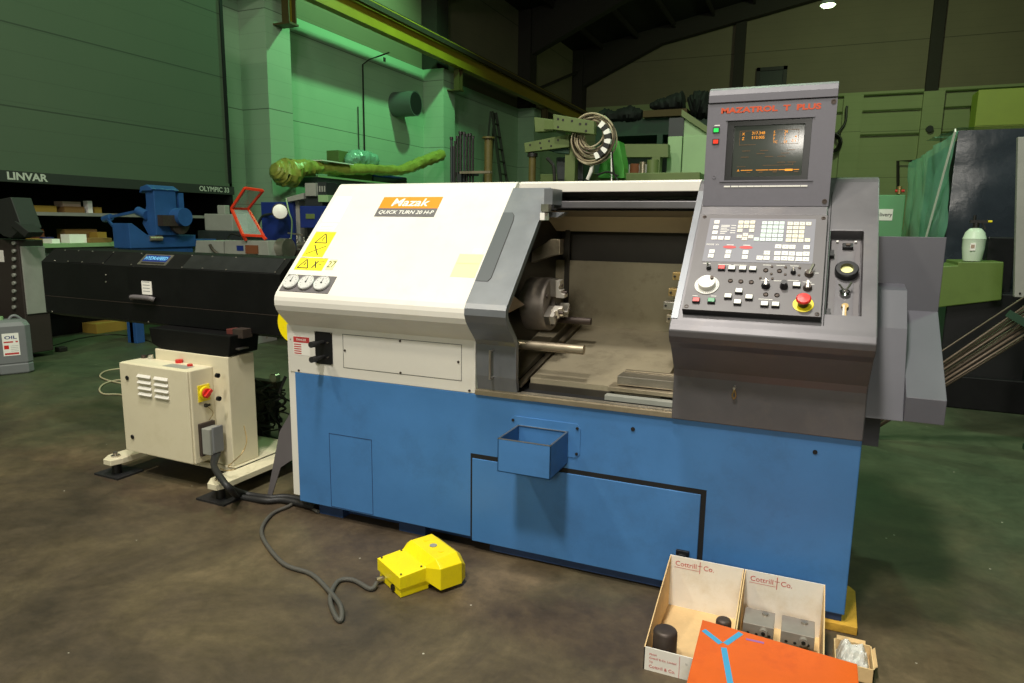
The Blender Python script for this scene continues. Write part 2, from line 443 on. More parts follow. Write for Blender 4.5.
# front access panel with its black gap
mb = MB()
mb.box((1.062, -.0015, .07), (2.178, .001, .504), darkv)
mb.build('panel_gap', lathe)
mb = MB(); mb.box((1.072, -.006, .055), (2.156, 0, .482), blue)
pn = mb.build('access_panel', lathe, .003)
lp_ = at(1, 0, 683, 553)
mb = MB(); mb.box((lp_.x-.028, -.02, lp_.z-.012), (lp_.x+.028, -.006, lp_.z+.018), black); mb.box((lp_.x-.015, -.03, lp_.z-.008), (lp_.x+.015, -.02, lp_.z+.004), black)
mb.build('latch', pn, .002)
mb = MB()
for a, b in (((.215, .077), (.487, .0795)), ((.215, .4885), (.487, .491)), ((.215, .077), (.2175, .491)), ((.4845, .077), (.487, .491))):
    mb.box((a[0], -.0012, a[1]), (b[0], 0, b[1]), blue_dk)
mb.build('coolant_tank_panel', lathe)
mb = MB()
for x, z in ((1.852, .73), (2.581, .732)): mb.cyl((x, -.004, z), (x, 0, z), .009, darkv)
mb.build_each('hole_plug', lathe)

# cream headstock cover
HP = [(0, .803), (0, 1.06), (-.03, 1.088), (-.066, 1.122), (-.088, 1.148), (-.099, 1.175), (-.1, 1.2), (-.096, 1.22), (-.084, 1.241),
      (.46, 1.80), (.472, 1.812), (.49, 1.82), (1.28, 1.82), (1.28, .803)]
mb = MB(); mb.prism(HP, 'x', -.03, 1.085, cream)
hc = mb.build('headstock_cover', lathe, .003)
mb = MB()
mb.box((-.045, 0.004, .1), (0, .5, 1.06), cream)
mb.box((-.10, .1, .12), (-.045, .5, .32), cream)
mb.cyl((-.02, 0, .98), (-.02, .006, .98), .006, steel)
mb.build('side_cover', lathe, .002)
HM = frame((0, -.0895, 1.2355), (1, 0, 0), (0, .57, .585))
T_ = lambda x, t, h=0: Matrix.Translation((x, t, h))
# gauges
mb = MB(); mb.box((-.012, .016, 0), (.298, .128, .003), grey_l if False else pgrey, HM)
gp = mb.build('gauge_plate', lathe)
for gx in (.040, .138, .236):
    mb = MB(); M = HM @ T_(gx, .074, .003)
    mb.lathe([(.044, 0), (.046, .012), (.0425, .016), (.040, .0125)], M, rim, 28)
    mb.lathe([(.0405, .0118), (.0001, .0122)], M, paper, 28)
    mb.box((-.0015, -.004, .0125), (.0015, .026, .0135), ink, M)
    for k in range(9):
        a = math.radians(-135+k*33.75); R = Matrix.Rotation(-a, 4, 'Z')
        mb.box((-.001, .028, .0122), (.001, .034, .0128), ink, M @ R)
    mb.lathe([(.005, .0125), (.005, .015)], M, ink, 10)
    mb.build('pressure_gauge', lathe)
# badge
mb = MB()
mb.box((.323, .62, 0), (.692, .706, .002), orange_l, HM); mb.box((.323, .558, 0), (.692, .62, .002), pgrey, HM)
mb.text('Mazak', .080, HM @ T_(.505, .661, .0022), paper, sx=1.12, shear=.15, bold=.0012)
mb.text('QUICK TURN 20 H-P', .036, HM @ T_(.507, .589, .0022), paper, sx=1.02, shear=.15, bold=.0003)
mb.build('name_badge', lathe, label='orange and grey name badge')
# warning stickers
def tri(mb, cx, cy, w, M, th=.006):
    p = [(cx-w/2, cy-w*.4), (cx+w/2, cy-w*.4), (cx, cy+w*.45)]
    for i in range(3):
        a, b = p[i], p[(i+1) % 3]; mb.bar(M @ Vector((a[0], a[1], .0014)), M @ Vector((b[0], b[1], .0014)), th, .0006, ink, up=M.to_3x3() @ Vector((0, 0, 1)))
def seg(mb, a, b, M, th=.004, m=None):
    mb.bar(M @ Vector((a[0], a[1], .0014)), M @ Vector((b[0], b[1], .0014)), th, .0006, m or ink, up=M.to_3x3() @ Vector((0, 0, 1)))
mb = MB(); mb.box((.002, .255, 0), (.138, .436, .0012), yel_st, HM)
tri(mb, .075, .388, .08, HM); seg(mb, (.075, .37), (.08, .40), HM, .005)
seg(mb, (.045, .34), (.10, .268), HM, .006); seg(mb, (.02, .275), (.125, .335), HM, .004); seg(mb, (.002, .436), (.138, .436), HM, .002)
mb.build('warning_label', lathe)
mb = MB(); mb.box((.0, .163, 0), (.182, .248, .0012), yel_st, HM)
tri(mb, .05, .205, .07, HM); seg(mb, (.05, .195), (.053, .215), HM, .006)
seg(mb, (.11, .225), (.135, .18), HM, .007); seg(mb, (.13, .228), (.108, .178), HM, .007); seg(mb, (.14, .205), (.16, .205), HM, .003); seg(mb, (.14, .222), (.17, .226), HM, .003)
seg(mb, (0, .247), (.182, .247), HM, .002)
mb.build('warning_label', lathe)
mb = MB(); mb.box((.2, .172, 0), (.245, .241, .0012), yel_pale, HM)
mb.text('27', .062, HM @ T_(.222, .206, .0014), ink, sx=.8)
mb.build('number_label', lathe)
mb = MB(); mb.prism([(.0, .517), (.115, .517), (.105, .711), (.0, .711)], 'z', 0, .001, lpale, HM); mb.build('blank_label', lathe)
mb = MB(); mb.box((.0, .445, 0), (.112, .5, .001), paper, HM)
for k in range(4): seg(mb, (.01, .455+k*.011), (.1, .455+k*.011), HM, .0012, grey_l)
mb.build('text_label', lathe)
mb = MB(); mb.box((.935, .165, 0), (1.066, .31, .001), yel_pale, HM); seg(mb, (.94, .25), (1.06, .25), HM, .0015, grey_l)
mb.box((1.0, .318, 0), (1.05, .345, .001), lpale, HM)
mb.build('faded_label', lathe)
# lower front of the headstock
mb = MB()
for a, b in (((.322, .857), (1.012, .859)), ((.322, 1.033), (1.012, 1.035)), ((.322, .857), (.324, 1.035)), ((1.010, .857), (1.012, 1.035))):
    mb.box((a[0], -.001, a[1]), (b[0], 0, b[1]), ink)
mb.box((.326, -.0008, .861), (1.008, 0, 1.031), cream)
for x, z in ((.335, .95), (.995, .95), (.67, .865), (.67, 1.026), (1.055, .815), (.03, .815)): mb.cyl((x, -.005, z), (x, 0, z), .006, dsteel, 10)
mb.build('inspection_cover', lathe)
mb = MB(); mb.box((0, -.001, .9), (.108, 0, 1.0), paper); mb.box((.001, -.0015, .968), (.107, -.001, .999), redp)
for k in range(5): mb.box((.004, -.0015, .906+k*.012), (.052, -.001, .912+k*.012), redp)
mb.text('DANGER', .016, frame((.054, -.002, .983), (1, 0, 0), (0, 0, 1)), paper)
mb.build('danger_plate', lathe)
mb = MB(); mb.box((.146, -.004, .865), (.256, 0, 1.037), black)
for x in (.149, .253):
    for z in (.868, 1.034): mb.cyl((x, -.007, z), (x, -.004, z), .004, steel, 8)
vp = mb.build('valve_panel', lathe)
for z in (.983, .905):
    mb = MB(); mb.cyl((.2, -.004, z), (.198, -.07, z), .011, rubber, 14); mb.cyl((.198, -.07, z), (.197, -.10, z), .016, rubber, 14)
    mb.cyl((.23, -.004, z), (.23, -.012, z), .004, steel, 8)
    mb.build('valve_knob', vp)

# sliding door
DP = [(-.004, .832), (-.018, .9), (-.02, 1.05), (-.035, 1.072), (-.095, 1.13), (-.128, 1.165), (-.145, 1.20), (-.142, 1.23), (-.128, 1.252), (.395, 1.785)]
def off(prof, t):
    o = []
    for i, p in enumerate(prof):
        a = Vector(prof[max(i-1, 0)]); b = Vector(prof[min(i+1, len(prof)-1)]); d = (b-a).normalized()
        o.append((p[0]+d.y*t, p[1]-d.x*t))
    return o
mb = MB(); mb.prism(DP+off(DP, .03)[::-1], 'x', 1.098, 1.302, dgrey)
dr = mb.build('sliding_door', lathe, .002)
DM = frame((0, -.1285, 1.2525), (1, 0, 0), (0, .523, .533))
mb = MB()
poly = [(1.10, .13), (1.165, .13), (1.176, .15), (1.172, .52), (1.166, .55), (1.15, .57), (1.10, .57)]
mb.prism(poly, 'z', 0, .0012, ink, DM); mb.prism([(max(x-.003, 1.10) if x > 1.11 else x, t) for x, t in poly], 'z', .0012, .0018, mat('recess_grey', rgb(88, 91, 95), .4, metal=.4), DM); mb.build('finger_grip_recess', dr)
mb = MB(); z0, z1 = .893, 1.03
mb.cyl((1.185, -.05, z0), (1.185, -.05, z1), .006, steel, 12)
for z in (z0+.005, z1-.005): mb.cyl((1.185, -.018, z), (1.185, -.052, z), .006, steel, 12)
mb.build('door_handle', dr)
mb = MB(); mb.box((1.302, .30, 1.70), (1.345, .44, 1.775), dgrey); mb.box((1.302, .26, 1.665), (1.34, .30, 1.70), steel)
mb.prism([(1.30, 1.64), (1.35, 1.64), (1.39, 1.665), (1.30, 1.665)], 'y', .36, .42, dgrey)
mb.box((1.302, .25, 1.625), (1.325, .31, 1.66), paper)
mb.build('door_carriage', dr)
# sill and top
mb = MB(); mb.box((1.088, -.012, .802), (2.03, .04, .826), steel_br); mb.box((1.098, -.004, .826), (2.03, .006, .834), steel)
mb.box((1.31, .028, .826), (2.03, .036, .832), steel)
mb.build('door_sill', lathe, .002)
mb = MB(); mb.box((1.085, .52, 1.775), (2.742, 1.28, 1.822), cream)
mb.box((1.085, .50, 1.768), (2.03, .53, 1.815), cream)
mb.box((1.085, 1.25, .803), (2.03, 1.28, 1.775), cream)
mb.build('top_cover', lathe, .003)
mb = MB(); zr1, zr0 = at(1, .45, 620, 201).z, at(1, .45, 620, 208.5).z
mb.box((1.30, .44, zr0), (2.03, .49, zr1), cgrey); mb.box((1.09, .49, zr0-.01), (2.03, .52, zr1), darkv)
mb.build('door_rail', lathe, .004)

# inside of the machining area
mb = MB()
za = at(1, .52, 620, 209).z; zb_ = at(1, .82, 620, 217).z; zc = at(1, 1.0, 620, 232).z; zd = at(1, 1.0, 620, 262).z
ze = at(1, 1.0, 620, 328).z
upm = mat('lit_deflector_sheet', rgb(206, 192, 160), .5, metal=.1, var=.08, vscale=3)  # interior sheet again, its colour made paler to stand for light on it
mb.prism([(.5, za), (.82, zb_), (.82, zb_+.012), (.5, za+.012)], 'x', 1.1, 2.03, inter)
mb.prism([(.82, zb_), (1.0, zc), (1.0, zc+.012), (.82, zb_+.012)], 'x', 1.1, 2.03, upm)
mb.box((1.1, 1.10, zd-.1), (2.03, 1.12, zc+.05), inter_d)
mb.box((1.1, 1.0, ze-.1), (2.03, 1.02, zd), inter)
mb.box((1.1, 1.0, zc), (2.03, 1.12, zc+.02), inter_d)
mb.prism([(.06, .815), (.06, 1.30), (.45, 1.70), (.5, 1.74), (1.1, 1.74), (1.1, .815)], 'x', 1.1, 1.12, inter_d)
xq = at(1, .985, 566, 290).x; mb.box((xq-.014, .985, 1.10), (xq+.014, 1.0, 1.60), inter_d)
mb.build('machining_area_lining', lathe)
mb = MB()
f0 = (.17, .868)
mb.prism([(f0[0], f0[1]), (1.0, ze), (1.0, ze-.05), (f0[0], f0[1]-.03)], 'x', 1.30, 1.93, inter)
mb.prism([(f0[0]+.1, .86), (1.0, ze-.05), (1.0, ze-.07), (f0[0]+.1, .84)], 'x', 1.93, 2.03, steel_br)
mb.prism([(.08, .852), (1.0, ze+.02), (1.0, ze+.0), (.08, .838)], 'x', 1.262, 1.29, steel_br)
mb.prism([(.08, .84), (1.0, ze+.05), (1.0, ze-.01), (.08, .83)], 'x', 1.12, 1.235, inter)
mb.box((1.3, .155, .81), (1.72, .168, .845), inter_d)
mb.build('swarf_chute', lathe)
mb = MB(); mb.box((1.12, .05, .803), (2.03, 1.0, .815), darkv); mb.build('slot_floor', lathe)
mb = MB(); mb.box((1.735, .15, .885), (2.03, .26, .925), steel); mb.box((1.70, .12, .858), (2.03, .28, .878), steel_br)
mb.box((1.70, .07, .826), (2.03, .11, .850), lgrey); mb.box((1.74, .27, .81), (2.03, .3, .93), steel_br)
mb.build('way_cover', lathe, .002)
# chuck
jaw_m = mat('bright_ground_steel', rgb(214, 208, 196), .35, metal=.55)
CY, CZ = .45, 1.20
mb = MB(); X = frame((1.15, CY, CZ), (0, 1, 0), (0, 0, 1))
mb.lathe([(.085, 0), (.085, .02), (.137, .03), (.137, .145), (.132, .152), (.04, .152), (.038, .12)], X, mat('dull_steel', rgb(126, 118, 110), .5, metal=.6, var=.12, vscale=10), 44)
for k in range(6):
    a = math.radians(30+60*k); mb.cyl((1.302, CY+.1*math.cos(a), CZ+.1*math.sin(a)), (1.309, CY+.1*math.cos(a), CZ+.1*math.sin(a)), .011, dsteel, 12)
ck = mb.build('chuck', lathe)
for ang in (95, 212, 335):
    R = Matrix.Translation((1.302, CY, CZ)) @ Matrix.Rotation(math.radians(ang), 4, 'X')
    mb = MB()
    mb.box((0, .045, -.027), (.03, .132, .027), steel, R)
    mb.prism([(.03, .04), (.075, .04), (.075, .058), (.058, .064), (.058, .078), (.045, .084), (.045, .1), (.052, .104), (.052, .128), (.03, .128)], 'z', -.025, .025, jaw_m, R)
    for y in (.065, .1): mb.cyl(R @ Vector((.052, y, 0)), R @ Vector((.08 if y < .08 else .056, y, 0)), .008, dsteel, 10)
    mb.build('chuck_jaw', ck, .0015)
mb = MB(); mb.prism([(.02, 1.0), (.3, 1.0), (.25, 1.14), (.2, 1.2), (.02, 1.25)], 'x', 1.125, 1.135, steel_br)
mb.add([(1.135, .10, 1.34), (1.25, .20, 1.22), (1.135, .12, 1.15), (1.135, .28, 1.24)], [(0, 1, 2), (0, 1, 3), (1, 2, 3), (0, 2, 3)], steel)
mb.build('coolant_deflector', lathe)
mb = MB(); mb.prism([(1.13, 1.40), (1.24, 1.44), (1.29, 1.45), (1.29, 1.53), (1.24, 1.53), (1.13, 1.46)], 'y', .58, .64, steel_br)
mb.build('probe_arm', lathe, .003)
mb = MB()
pe = at(1, .16, 584, 350); mb.cyl((1.13, .16, pe.z), (pe.x, .16, pe.z), .0225, steel_br, 24)
pe2 = at(1, .62, 591, 321.5); mb.cyl((1.13, .62, pe2.z), (pe2.x, .62, pe2.z), .019, dsteel, 24)
mb.build_each('guide_bar', lathe)
# turret: indexed disc with tool holders, mostly behind the console
mb = MB(); X = frame((1.97, .62, 1.20), (0, 1, 0), (0, 0, 1))
mb.lathe([(.15, 0), (.165, .015), (.165, .06)], X, steel_br, 12, smooth=False)
tu = mb.build('tool_turret', lathe)
for (px, py, m) in ((674, 276, brass), (670, 292, brass), (665, 305, steel), (668, 318, steel_br), (673, 333, dsteel), (675, 342, brass)):
    p = at(1, .42, px, py); mb = MB()
    mb.box((p.x-.004, .40, p.z-.018), (p.x+.06, .48, p.z+.018), m)
    mb.cyl((p.x+.008, .399, p.z), (p.x+.008, .392, p.z), .006, ink, 10)
    mb.build('tool_holder', tu, .002)

# ---------------------------------------------------------------- control console
KP = [(-.02, .803), (-.02, .99), (-.028, 1.02), (-.125, 1.128), (-.165, 1.155), (-.186, 1.18), (-.19, 1.205), (-.176, 1.228), (-.16, 1.243),
      (.40, 1.795), (.42, 1.81), (.45, 1.818), (1.28, 1.818), (1.28, .803)]
mb = MB(); mb.prism(KP, 'x', 2.018, 2.742, cgrey)
cs = mb.build('console_body', lathe)
KM = frame((0, -.17, 1.232), (1, 0, 0), (0, .58, .572))
c = MB(); c.box((2.571, .086, -.048), (2.689, .517, .05), black, KM); cut(cs, c)
bv = cs.modifiers.new('bevel', 'BEVEL'); bv.width = .004; bv.segments = 2; bv.limit_method = 'ANGLE'; bv.angle_limit = math.radians(38)
mb = MB(); mb.box((2.019, .02, 0), (2.045, .75, .004), dgrey, KM); mb.box((2.565, .03, 0), (2.568, .74, .0015), darkv, KM)
mb.build_each('console_edge_trim', lathe)
mb = MB(); mb.box((2.578, .09, -.046), (2.682, .50, -.038), pgrey, KM)
mb.box((2.60, .10, -.038), (2.662, .47, -.034), cgrey, KM)
for x in (2.598, 2.664): mb.box((x-.004, .485, -.036), (x+.004, .492, -.03), paper, KM)
mb.box((2.574, .10, -.038), (2.588, .13, -.02), black, KM); mb.box((2.574, .40, -.038), (2.588, .43, -.02), black, KM)
rp = mb.build('recessed_panel', lathe)
mb = MB(); M = KM @ T_(2.636, .325, -.034)
mb.lathe([(.042, 0), (.042, .022), (.038, .026), (.024, .026), (.022, .012)], M, black, 30); mb.lathe([(.0225, .0121), (.0001, .0125)], M, yel_pale, 20)
mb.build('hour_meter', rp)
mb = MB(); mb.box((2.617, .445, -.034), (2.655, .468, -.018), black, KM); mb.box((2.628, .45, -.018), (2.645, .462, -.012), dsteel, KM); mb.build('connector_socket', rp, .002)
mb = MB(); M = KM @ T_(2.634, .215, -.034)
mb.lathe([(.02, 0), (.018, .012), (.01, .018)], M, chrome, 18); mb.bar(M @ Vector((0, 0, .015)), M @ Vector((.02, .035, .03)), .008, .004, steel)
mb.bar(M @ Vector((0, 0, .015)), M @ Vector((-.022, .03, .022)), .007, .004, steel)
mb.build('key_switch', rp)
mb = MB(); M = KM @ T_(2.636, .15, -.034)
mb.lathe([(.013, 0), (.012, .012)], M, brass, 16); mb.box((-.003, -.05, .01), (.005, .01, .014), brass, M); mb.box((-.008, -.055, .014), (-.001, .0, .017), steel, M)
mb.build('key_switch', rp)

# keyboard and switch panel
mb = MB(); mb.box((2.060, .046, 0), (2.555, .572, .027), black, KM); mb.box((2.0605, .0465, .027), (2.5545, .5715, .031), pgrey, KM)
mb.prism([(2.10, .30), (2.513, .304), (2.513, .548), (2.10, .548)], 'z', .031, .032, membr, KM)
for x, y in ((2.542, .058), (2.54, .554), (2.075, .06), (2.075, .556)):
    mb.lathe([(.0085, .031), (.0085, .033), (.006, .033), (.006, .031)], KM @ T_(x, y), dsteel, 14)
mb.text('MODE  X+', .012, KM @ T_(2.13, .394, .0321), paper, sx=.9)
for y, w in ((.505, .05), (.497, .05), (.488, .035), (.478, .05), (.468, .04), (.458, .03)): mb.box((2.15, y, .032), (2.15+w*.7, y+.003, .0323), paper, KM)
for y in (.505, .49, .475, .462): mb.box((2.19, y, .032), (2.21, y+.003, .0323), paper, KM)
for cx in (2.198, 2.262):
    mb.prism([(cx+.026*math.cos(a*math.pi/8), .382+.0085*math.sin(a*math.pi/8)) for a in range(16)], 'z', .032, .0325, redp, KM)
    mb.box((cx-.012, .393, .032), (cx+.015, .396, .0323), paper, KM)
for x, y, w in ((2.12, .288, .03), (2.19, .285, .05), (2.25, .285, .05), (2.35, .29, .03), (2.40, .29, .03), (2.45, .29, .03), (2.50, .27, .02), (2.51, .20, .03),
                (2.10, .115, .02), (2.17, .118, .02), (2.36, .115, .05), (2.45, .215, .04), (2.40, .21, .04), (2.35, .21, .03), (2.50, .21, .03), (2.53, .257, .015)):
    mb.box((x-w/2, y, .031), (x+w/2, y+.002, .0313), paper, KM)
cp = mb.build('control_panel', lathe, label='slanted keyboard and switch panel')
def keys(pts, w, h, m, name='key'):
    for x, y in pts:
        mb = MB(); mb.box((x-w/2, y-h/2, .0318), (x+w/2, y+h/2, .0345), m, KM)
        mb.box((x-w*.16, y-h*.1, .0345), (x+w*.16, y+h*.08, .0348), grey_l, KM); mb.build(name, cp)
keys([(2.320+.0223*i, .5215-.0235*j) for i in range(4) for j in range(5)]+[(2.297, .428)], .0185, .018, keyg)
keys([(2.418+.0228*i, .5195-.0234*j) for i in range(3) for j in range(5)]+[(2.487, .5195), (2.488, .428)], .019, .018, keyy)
keys([(2.227, .524), (2.250, .524), (2.273, .525), (2.227, .500), (2.250, .500), (2.273, .500), (2.228, .476), (2.274, .477), (2.229, .441), (2.252, .452), (2.251, .430), (2.274, .441)], .019, .018, keyy)
keys([(2.13, .524), (2.13, .493), (2.13, .462), (2.131, .431), (2.157, .431), (2.184, .431), (2.132, .354), (2.131, .329), (2.197, .354), (2.196, .329), (2.263, .354), (2.263, .328)], .021, .02, keyw)
keys([(2.383, .39), (2.41, .389), (2.435, .389), (2.487, .389), (2.383, .353), (2.41, .354), (2.436, .353), (2.463, .352), (2.488, .354), (2.384, .325), (2.41, .326), (2.435, .326),
      (2.463, .325), (2.488, .325), (2.344, .354), (2.319, .326), (2.345, .326)], .0225, .021, keyw)
for x, y, m in [(2.182, .262, red), (2.108, .088, red), (2.165, .09, green_b)]+[(a, b, white) for a, b in
        [(2.221, .262), (2.262, .262), (2.3, .262), (2.261, .145), (2.224, .116), (2.301, .116), (2.262, .089), (2.359, .087), (2.398, .087), (2.464, .189)]]:
    mb = MB(); mb.box((x-.014, y-.011, .031), (x+.014, y+.011, .041), black, KM); mb.box((x-.0125, y-.0095, .041), (x+.0125, y+.0095, .044), m, KM)
    mb.build('push_button', cp, .001)
mb = MB()
for x, y in [(2.223, .2), (2.262, .199), (2.301, .198), (2.348, .262), (2.398, .261), (2.359, .139), (2.399, .138)]:
    mb.lathe([(.0095, .031), (.0095, .034), (.007, .036), (.006, .033)], KM @ T_(x, y), dsteel, 16)
for x, y in [(2.369, .282), (2.37, .244), (2.419, .281), (2.42, .244), (2.469, .28), (2.469, .243), (2.332, .22), (2.376, .22)]:
    mb.lathe([(.005, .031), (.005, .034), (.003, .035)], KM @ T_(x, y), dsteel, 12)
mb.build_each('indicator_lamp', cp)
mb = MB(); M = KM @ T_(2.137, .172, .031)
mb.lathe([(.047, 0), (.047, .004), (.044, .005)], M, keyw, 40); mb.lathe([(.033, .005), (.034, .022), (.031, .026), (.001, .026)], M, white, 36)
mb.lathe([(.007, .026), (.007, .034)], M @ T_(.018, .016), dsteel, 12)
for k in range(36):
    R = Matrix.Rotation(k*math.pi/18, 4, 'Z'); mb.box((-.0006, .038, .0051), (.0006, .044, .0055), ink, M @ R)
mb.build('handwheel', cp, label='white pulse handwheel dial')
def knob(x, y, r, h, m, pointer=None, nm='rotary_knob'):
    mb = MB(); M = KM @ T_(x, y, .031)
    mb.lathe([(r, 0), (r, h*.3), (r*.8, h*.5), (r*.75, h)], M, m, 20)
    if pointer: mb.bar(M @ Vector((0, -r*.5, h*.8)), M @ Vector(pointer), r*.5, r*.5, steel)
    mb.build(nm, cp, .0008)
knob(2.355, .181, .0165, .022, black, (0, .016, .026)); knob(2.42, .181, .015, .03, black); knob(2.503, .18, .0165, .016, dsteel, (0, .02, .022))
knob(2.504, .25, .0165, .016, dsteel, (.014, .03, .026)); knob(2.448, .255, .010, .018, black, (0, .008, .022), 'selector_switch'); knob(2.132, .262, .010, .018, black, (-.006, .012, .024), 'selector_switch')
mb = MB(); M = KM @ T_(2.493, .099, .031)
mb.lathe([(.036, 0), (.036, .003), (.033, .0035)], M, yellow, 36); mb.lathe([(.019, .003), (.019, .026)], M, black, 24)
mb.lathe([(.022, .026), (.026, .031), (.026, .037), (.022, .041), (.001, .042)], M, red, 30)
mb.build('emergency_stop_button', cp, label='red mushroom emergency stop button on a yellow disc')

# monitor
MY = .28
def mpt(x, y, Y=MY): return at(1, Y, x, y)
mx0, mx1 = 2.052, 2.555
mz0 = mpt(765, 206).z; mzh = mpt(771, 101).z; mz1 = mpt(771, 84).z
sx0 = (mpt(727, 120).x+mpt(725, 180).x)/2; sx1 = (mpt(812, 120).x+mpt(808, 180).x)/2; sz1 = mpt(770, 119).z; sz0 = mpt(766, 180).z
mb = MB()
D = .055
mb.box((mx0, MY, mz0), (sx0, MY+D, mzh), mgrey); mb.box((sx1, MY, mz0), (mx1, MY+D, mzh), mgrey)
mb.box((sx0, MY, mz0), (sx1, MY+D, sz0), mgrey); mb.box((sx0, MY, sz1), (sx1, MY+D, mzh), mgrey)
mb.box((mx0, MY+D, mz0), (mx1, MY+.42, mzh), mgrey)
mb.box((sx0-.02, MY-.004, sz0-.006), (sx1+.02, MY, sz0-.001), mgrey); mb.box((sx0-.008, MY-.004, sz1), (sx1+.008, MY, sz1+.006), mgrey)
mn = mb.build('monitor', lathe, label='grey monitor cabinet with amber screen text')
mb = MB(); h = mz1-mzh
mb.prism([(MY-.006, mzh+.003), (MY-.006, mzh+h*.5), (MY+.004, mzh+h*.82), (MY+.03, mz1), (MY+.42, mz1), (MY+.42, mzh+.003)], 'x', mx0+.002, mx1-.0, mgrey)
mb.build('hood', mn, .002)
mb = MB(); mb.prism([(MY-.065, mz0-.038), (MY-.03, mz0-.003), (MY+.35, mz0-.003), (MY+.35, mz0-.038)], 'x', mx0+.002, mx1-.002, cgrey); mb.build('monitor_mount', lathe, .002)
FMx = lambda x, z, y=MY: frame((x, y, z), (1, 0, 0), (0, 0, 1))
mb = MB()
g = .026
for a, b in (((sx0, sz0), (sx0+g, sz1)), ((sx1-g, sz0), (sx1, sz1)), ((sx0+g, sz0), (sx1-g, sz0+g*.6)), ((sx0+g, sz1-g*.8), (sx1-g, sz1))):
    mb.box((a[0], MY+.012, a[1]), (b[0], MY+.034, b[1]), black)
W_, H_ = sx1-sx0-2*g, sz1-sz0-1.4*g; cxs, czs = (sx0+sx1)/2, (sz0+sz1)/2-.1*g
n = 12; vs, fs = [], []
for j in range(n+1):
    for i in range(n+1):
        u, v = -1+2*i/n, -1+2*j/n
        vs.append((cxs+u*W_/2, MY+.020+.010*(u*u+v*v)/2, czs+v*H_/2))
for j in range(n):
    for i in range(n): a = j*(n+1)+i; fs.append((a, a+1, a+n+2, a+n+1))
mb.add(vs, fs, glass_d, smooth=True)
sc_ = mb.build('screen', mn)
mb = MB()
def st(t, u, v, s, m=amber, al='LEFT', sx=1.0): mb.text(t, s, FMx(cxs+u*W_/2, czs+v*H_/2, MY+.0185+.008*(u*u+v*v)/2), m, .0003, al, sx)
def sl(u0, v0, u1, v1, m=amber_d, w=.0012):
    y = MY+.019+.009*(max(u0*u0, u1*u1)+max(v0*v0, v1*v1))/2-.001
    mb.box((cxs+u0*W_/2-w/2, y-.0005, czs+v0*H_/2-w/2), (cxs+u1*W_/2+w/2, y+.0003, czs+v1*H_/2+w/2), m)
sl(-.82, .80, .84, .80); sl(-.82, .26, .84, .26); sl(-.82, .26, -.82, .80); sl(.84, .26, .84, .80)
st('X', -.76, .68, .016); st('Z', -.76, .50, .016); st('317.348', -.48, .70, .0165); st('512.005', -.48, .53, .0165)
for i, (a, b) in enumerate((('S', '28'), ('P', '7'), ('F', '1'), ('TC', '03'))): st(a, .14, .72-.13*i, .014); st(b, .44, .72-.13*i, .014)
st('4', .74, .52, .014); st('0 1', .66, .36, .014)
for v, us in ((.02, (-.72, -.2, .55)), (-.1, (-.3, .4)), (-.22, (-.75, -.05, .3)), (-.45, (.3, .6))):
    for u in us: sl(u, v, u+.22, v, amber_d, .0015)
sl(-.1, -.56, .74, -.56); sl(-.85, -.6, -.6, -.6); sl(.74, -.56, .74, -.48)
st('A', -.84, -.75, .014)
for u, w in ((-.72, .1), (-.6, .2), (-.28, .26), (.0, .06), (.1, .22), (.36, .16), (.78, .14)): sl(u, -.74, u+w, -.74, amber, .0022)
for u, w in ((-.55, .1), (-.2, .1), (.2, .1), (.8, .1)): sl(u, -.82, u+w, -.82, amber_d, .0022)
sl(.56, -.75, .72, -.75, amber, .008)
mb.build('screen_text', mn)
mb = MB()
tp = [(mpt(722, 111.5)), (mpt(820, 106))]
mb.text('MAZATROL  T  PLUS', .030, FMx((tp[0].x+tp[1].x)/2, (tp[0].z+tp[1].z)/2, MY-.0005), orange_t, sx=1.42, bold=.0013)
mb.build('maker_lettering', mn)
for (x, y, m) in ((716.5, 130, led_g), (716, 141.5, led_r)):
    p = mpt(x, y); mb = MB(); mb.box((p.x-.015, MY-.003, p.z-.0125), (p.x+.013, MY, p.z+.0105), black); mb.box((p.x-.011, MY-.006, p.z-.009), (p.x+.009, MY-.003, p.z+.007), m); mb.build('indicator_lamp', mn)
p = mpt(717, 126); 
mb = MB(); mb.box((p.x-.01, MY-.001, p.z), (p.x+.012, MY, p.z+.004), paper)
for i in range(11):
    q0 = mpt(727+7.7*i, 186.2); w = .013 if i in (0, 10) else .015
    z = mpt(766, 186.2).z
    mb.box((q0.x-w, MY-.002, z-.003), (q0.x+w, MY, z+.003), paper)
mb.build_each('function_key', mn)
mb = MB()
for x, y, r in ((836, 101.5, .010), (824.5, 201.5, .010), (714, 177, .008)):
    p = mpt(x, y); p.x = min(p.x, mx1-.014); p.z = min(p.z, mzh-.014)
    mb.lathe([(r, 0), (r, .002), (r*.6, .002), (r*.5, 0.0005)], FMx(p.x, p.z, MY), dsteel if r > .009 else mgrey, 16)
mb.build_each('screw', mn)
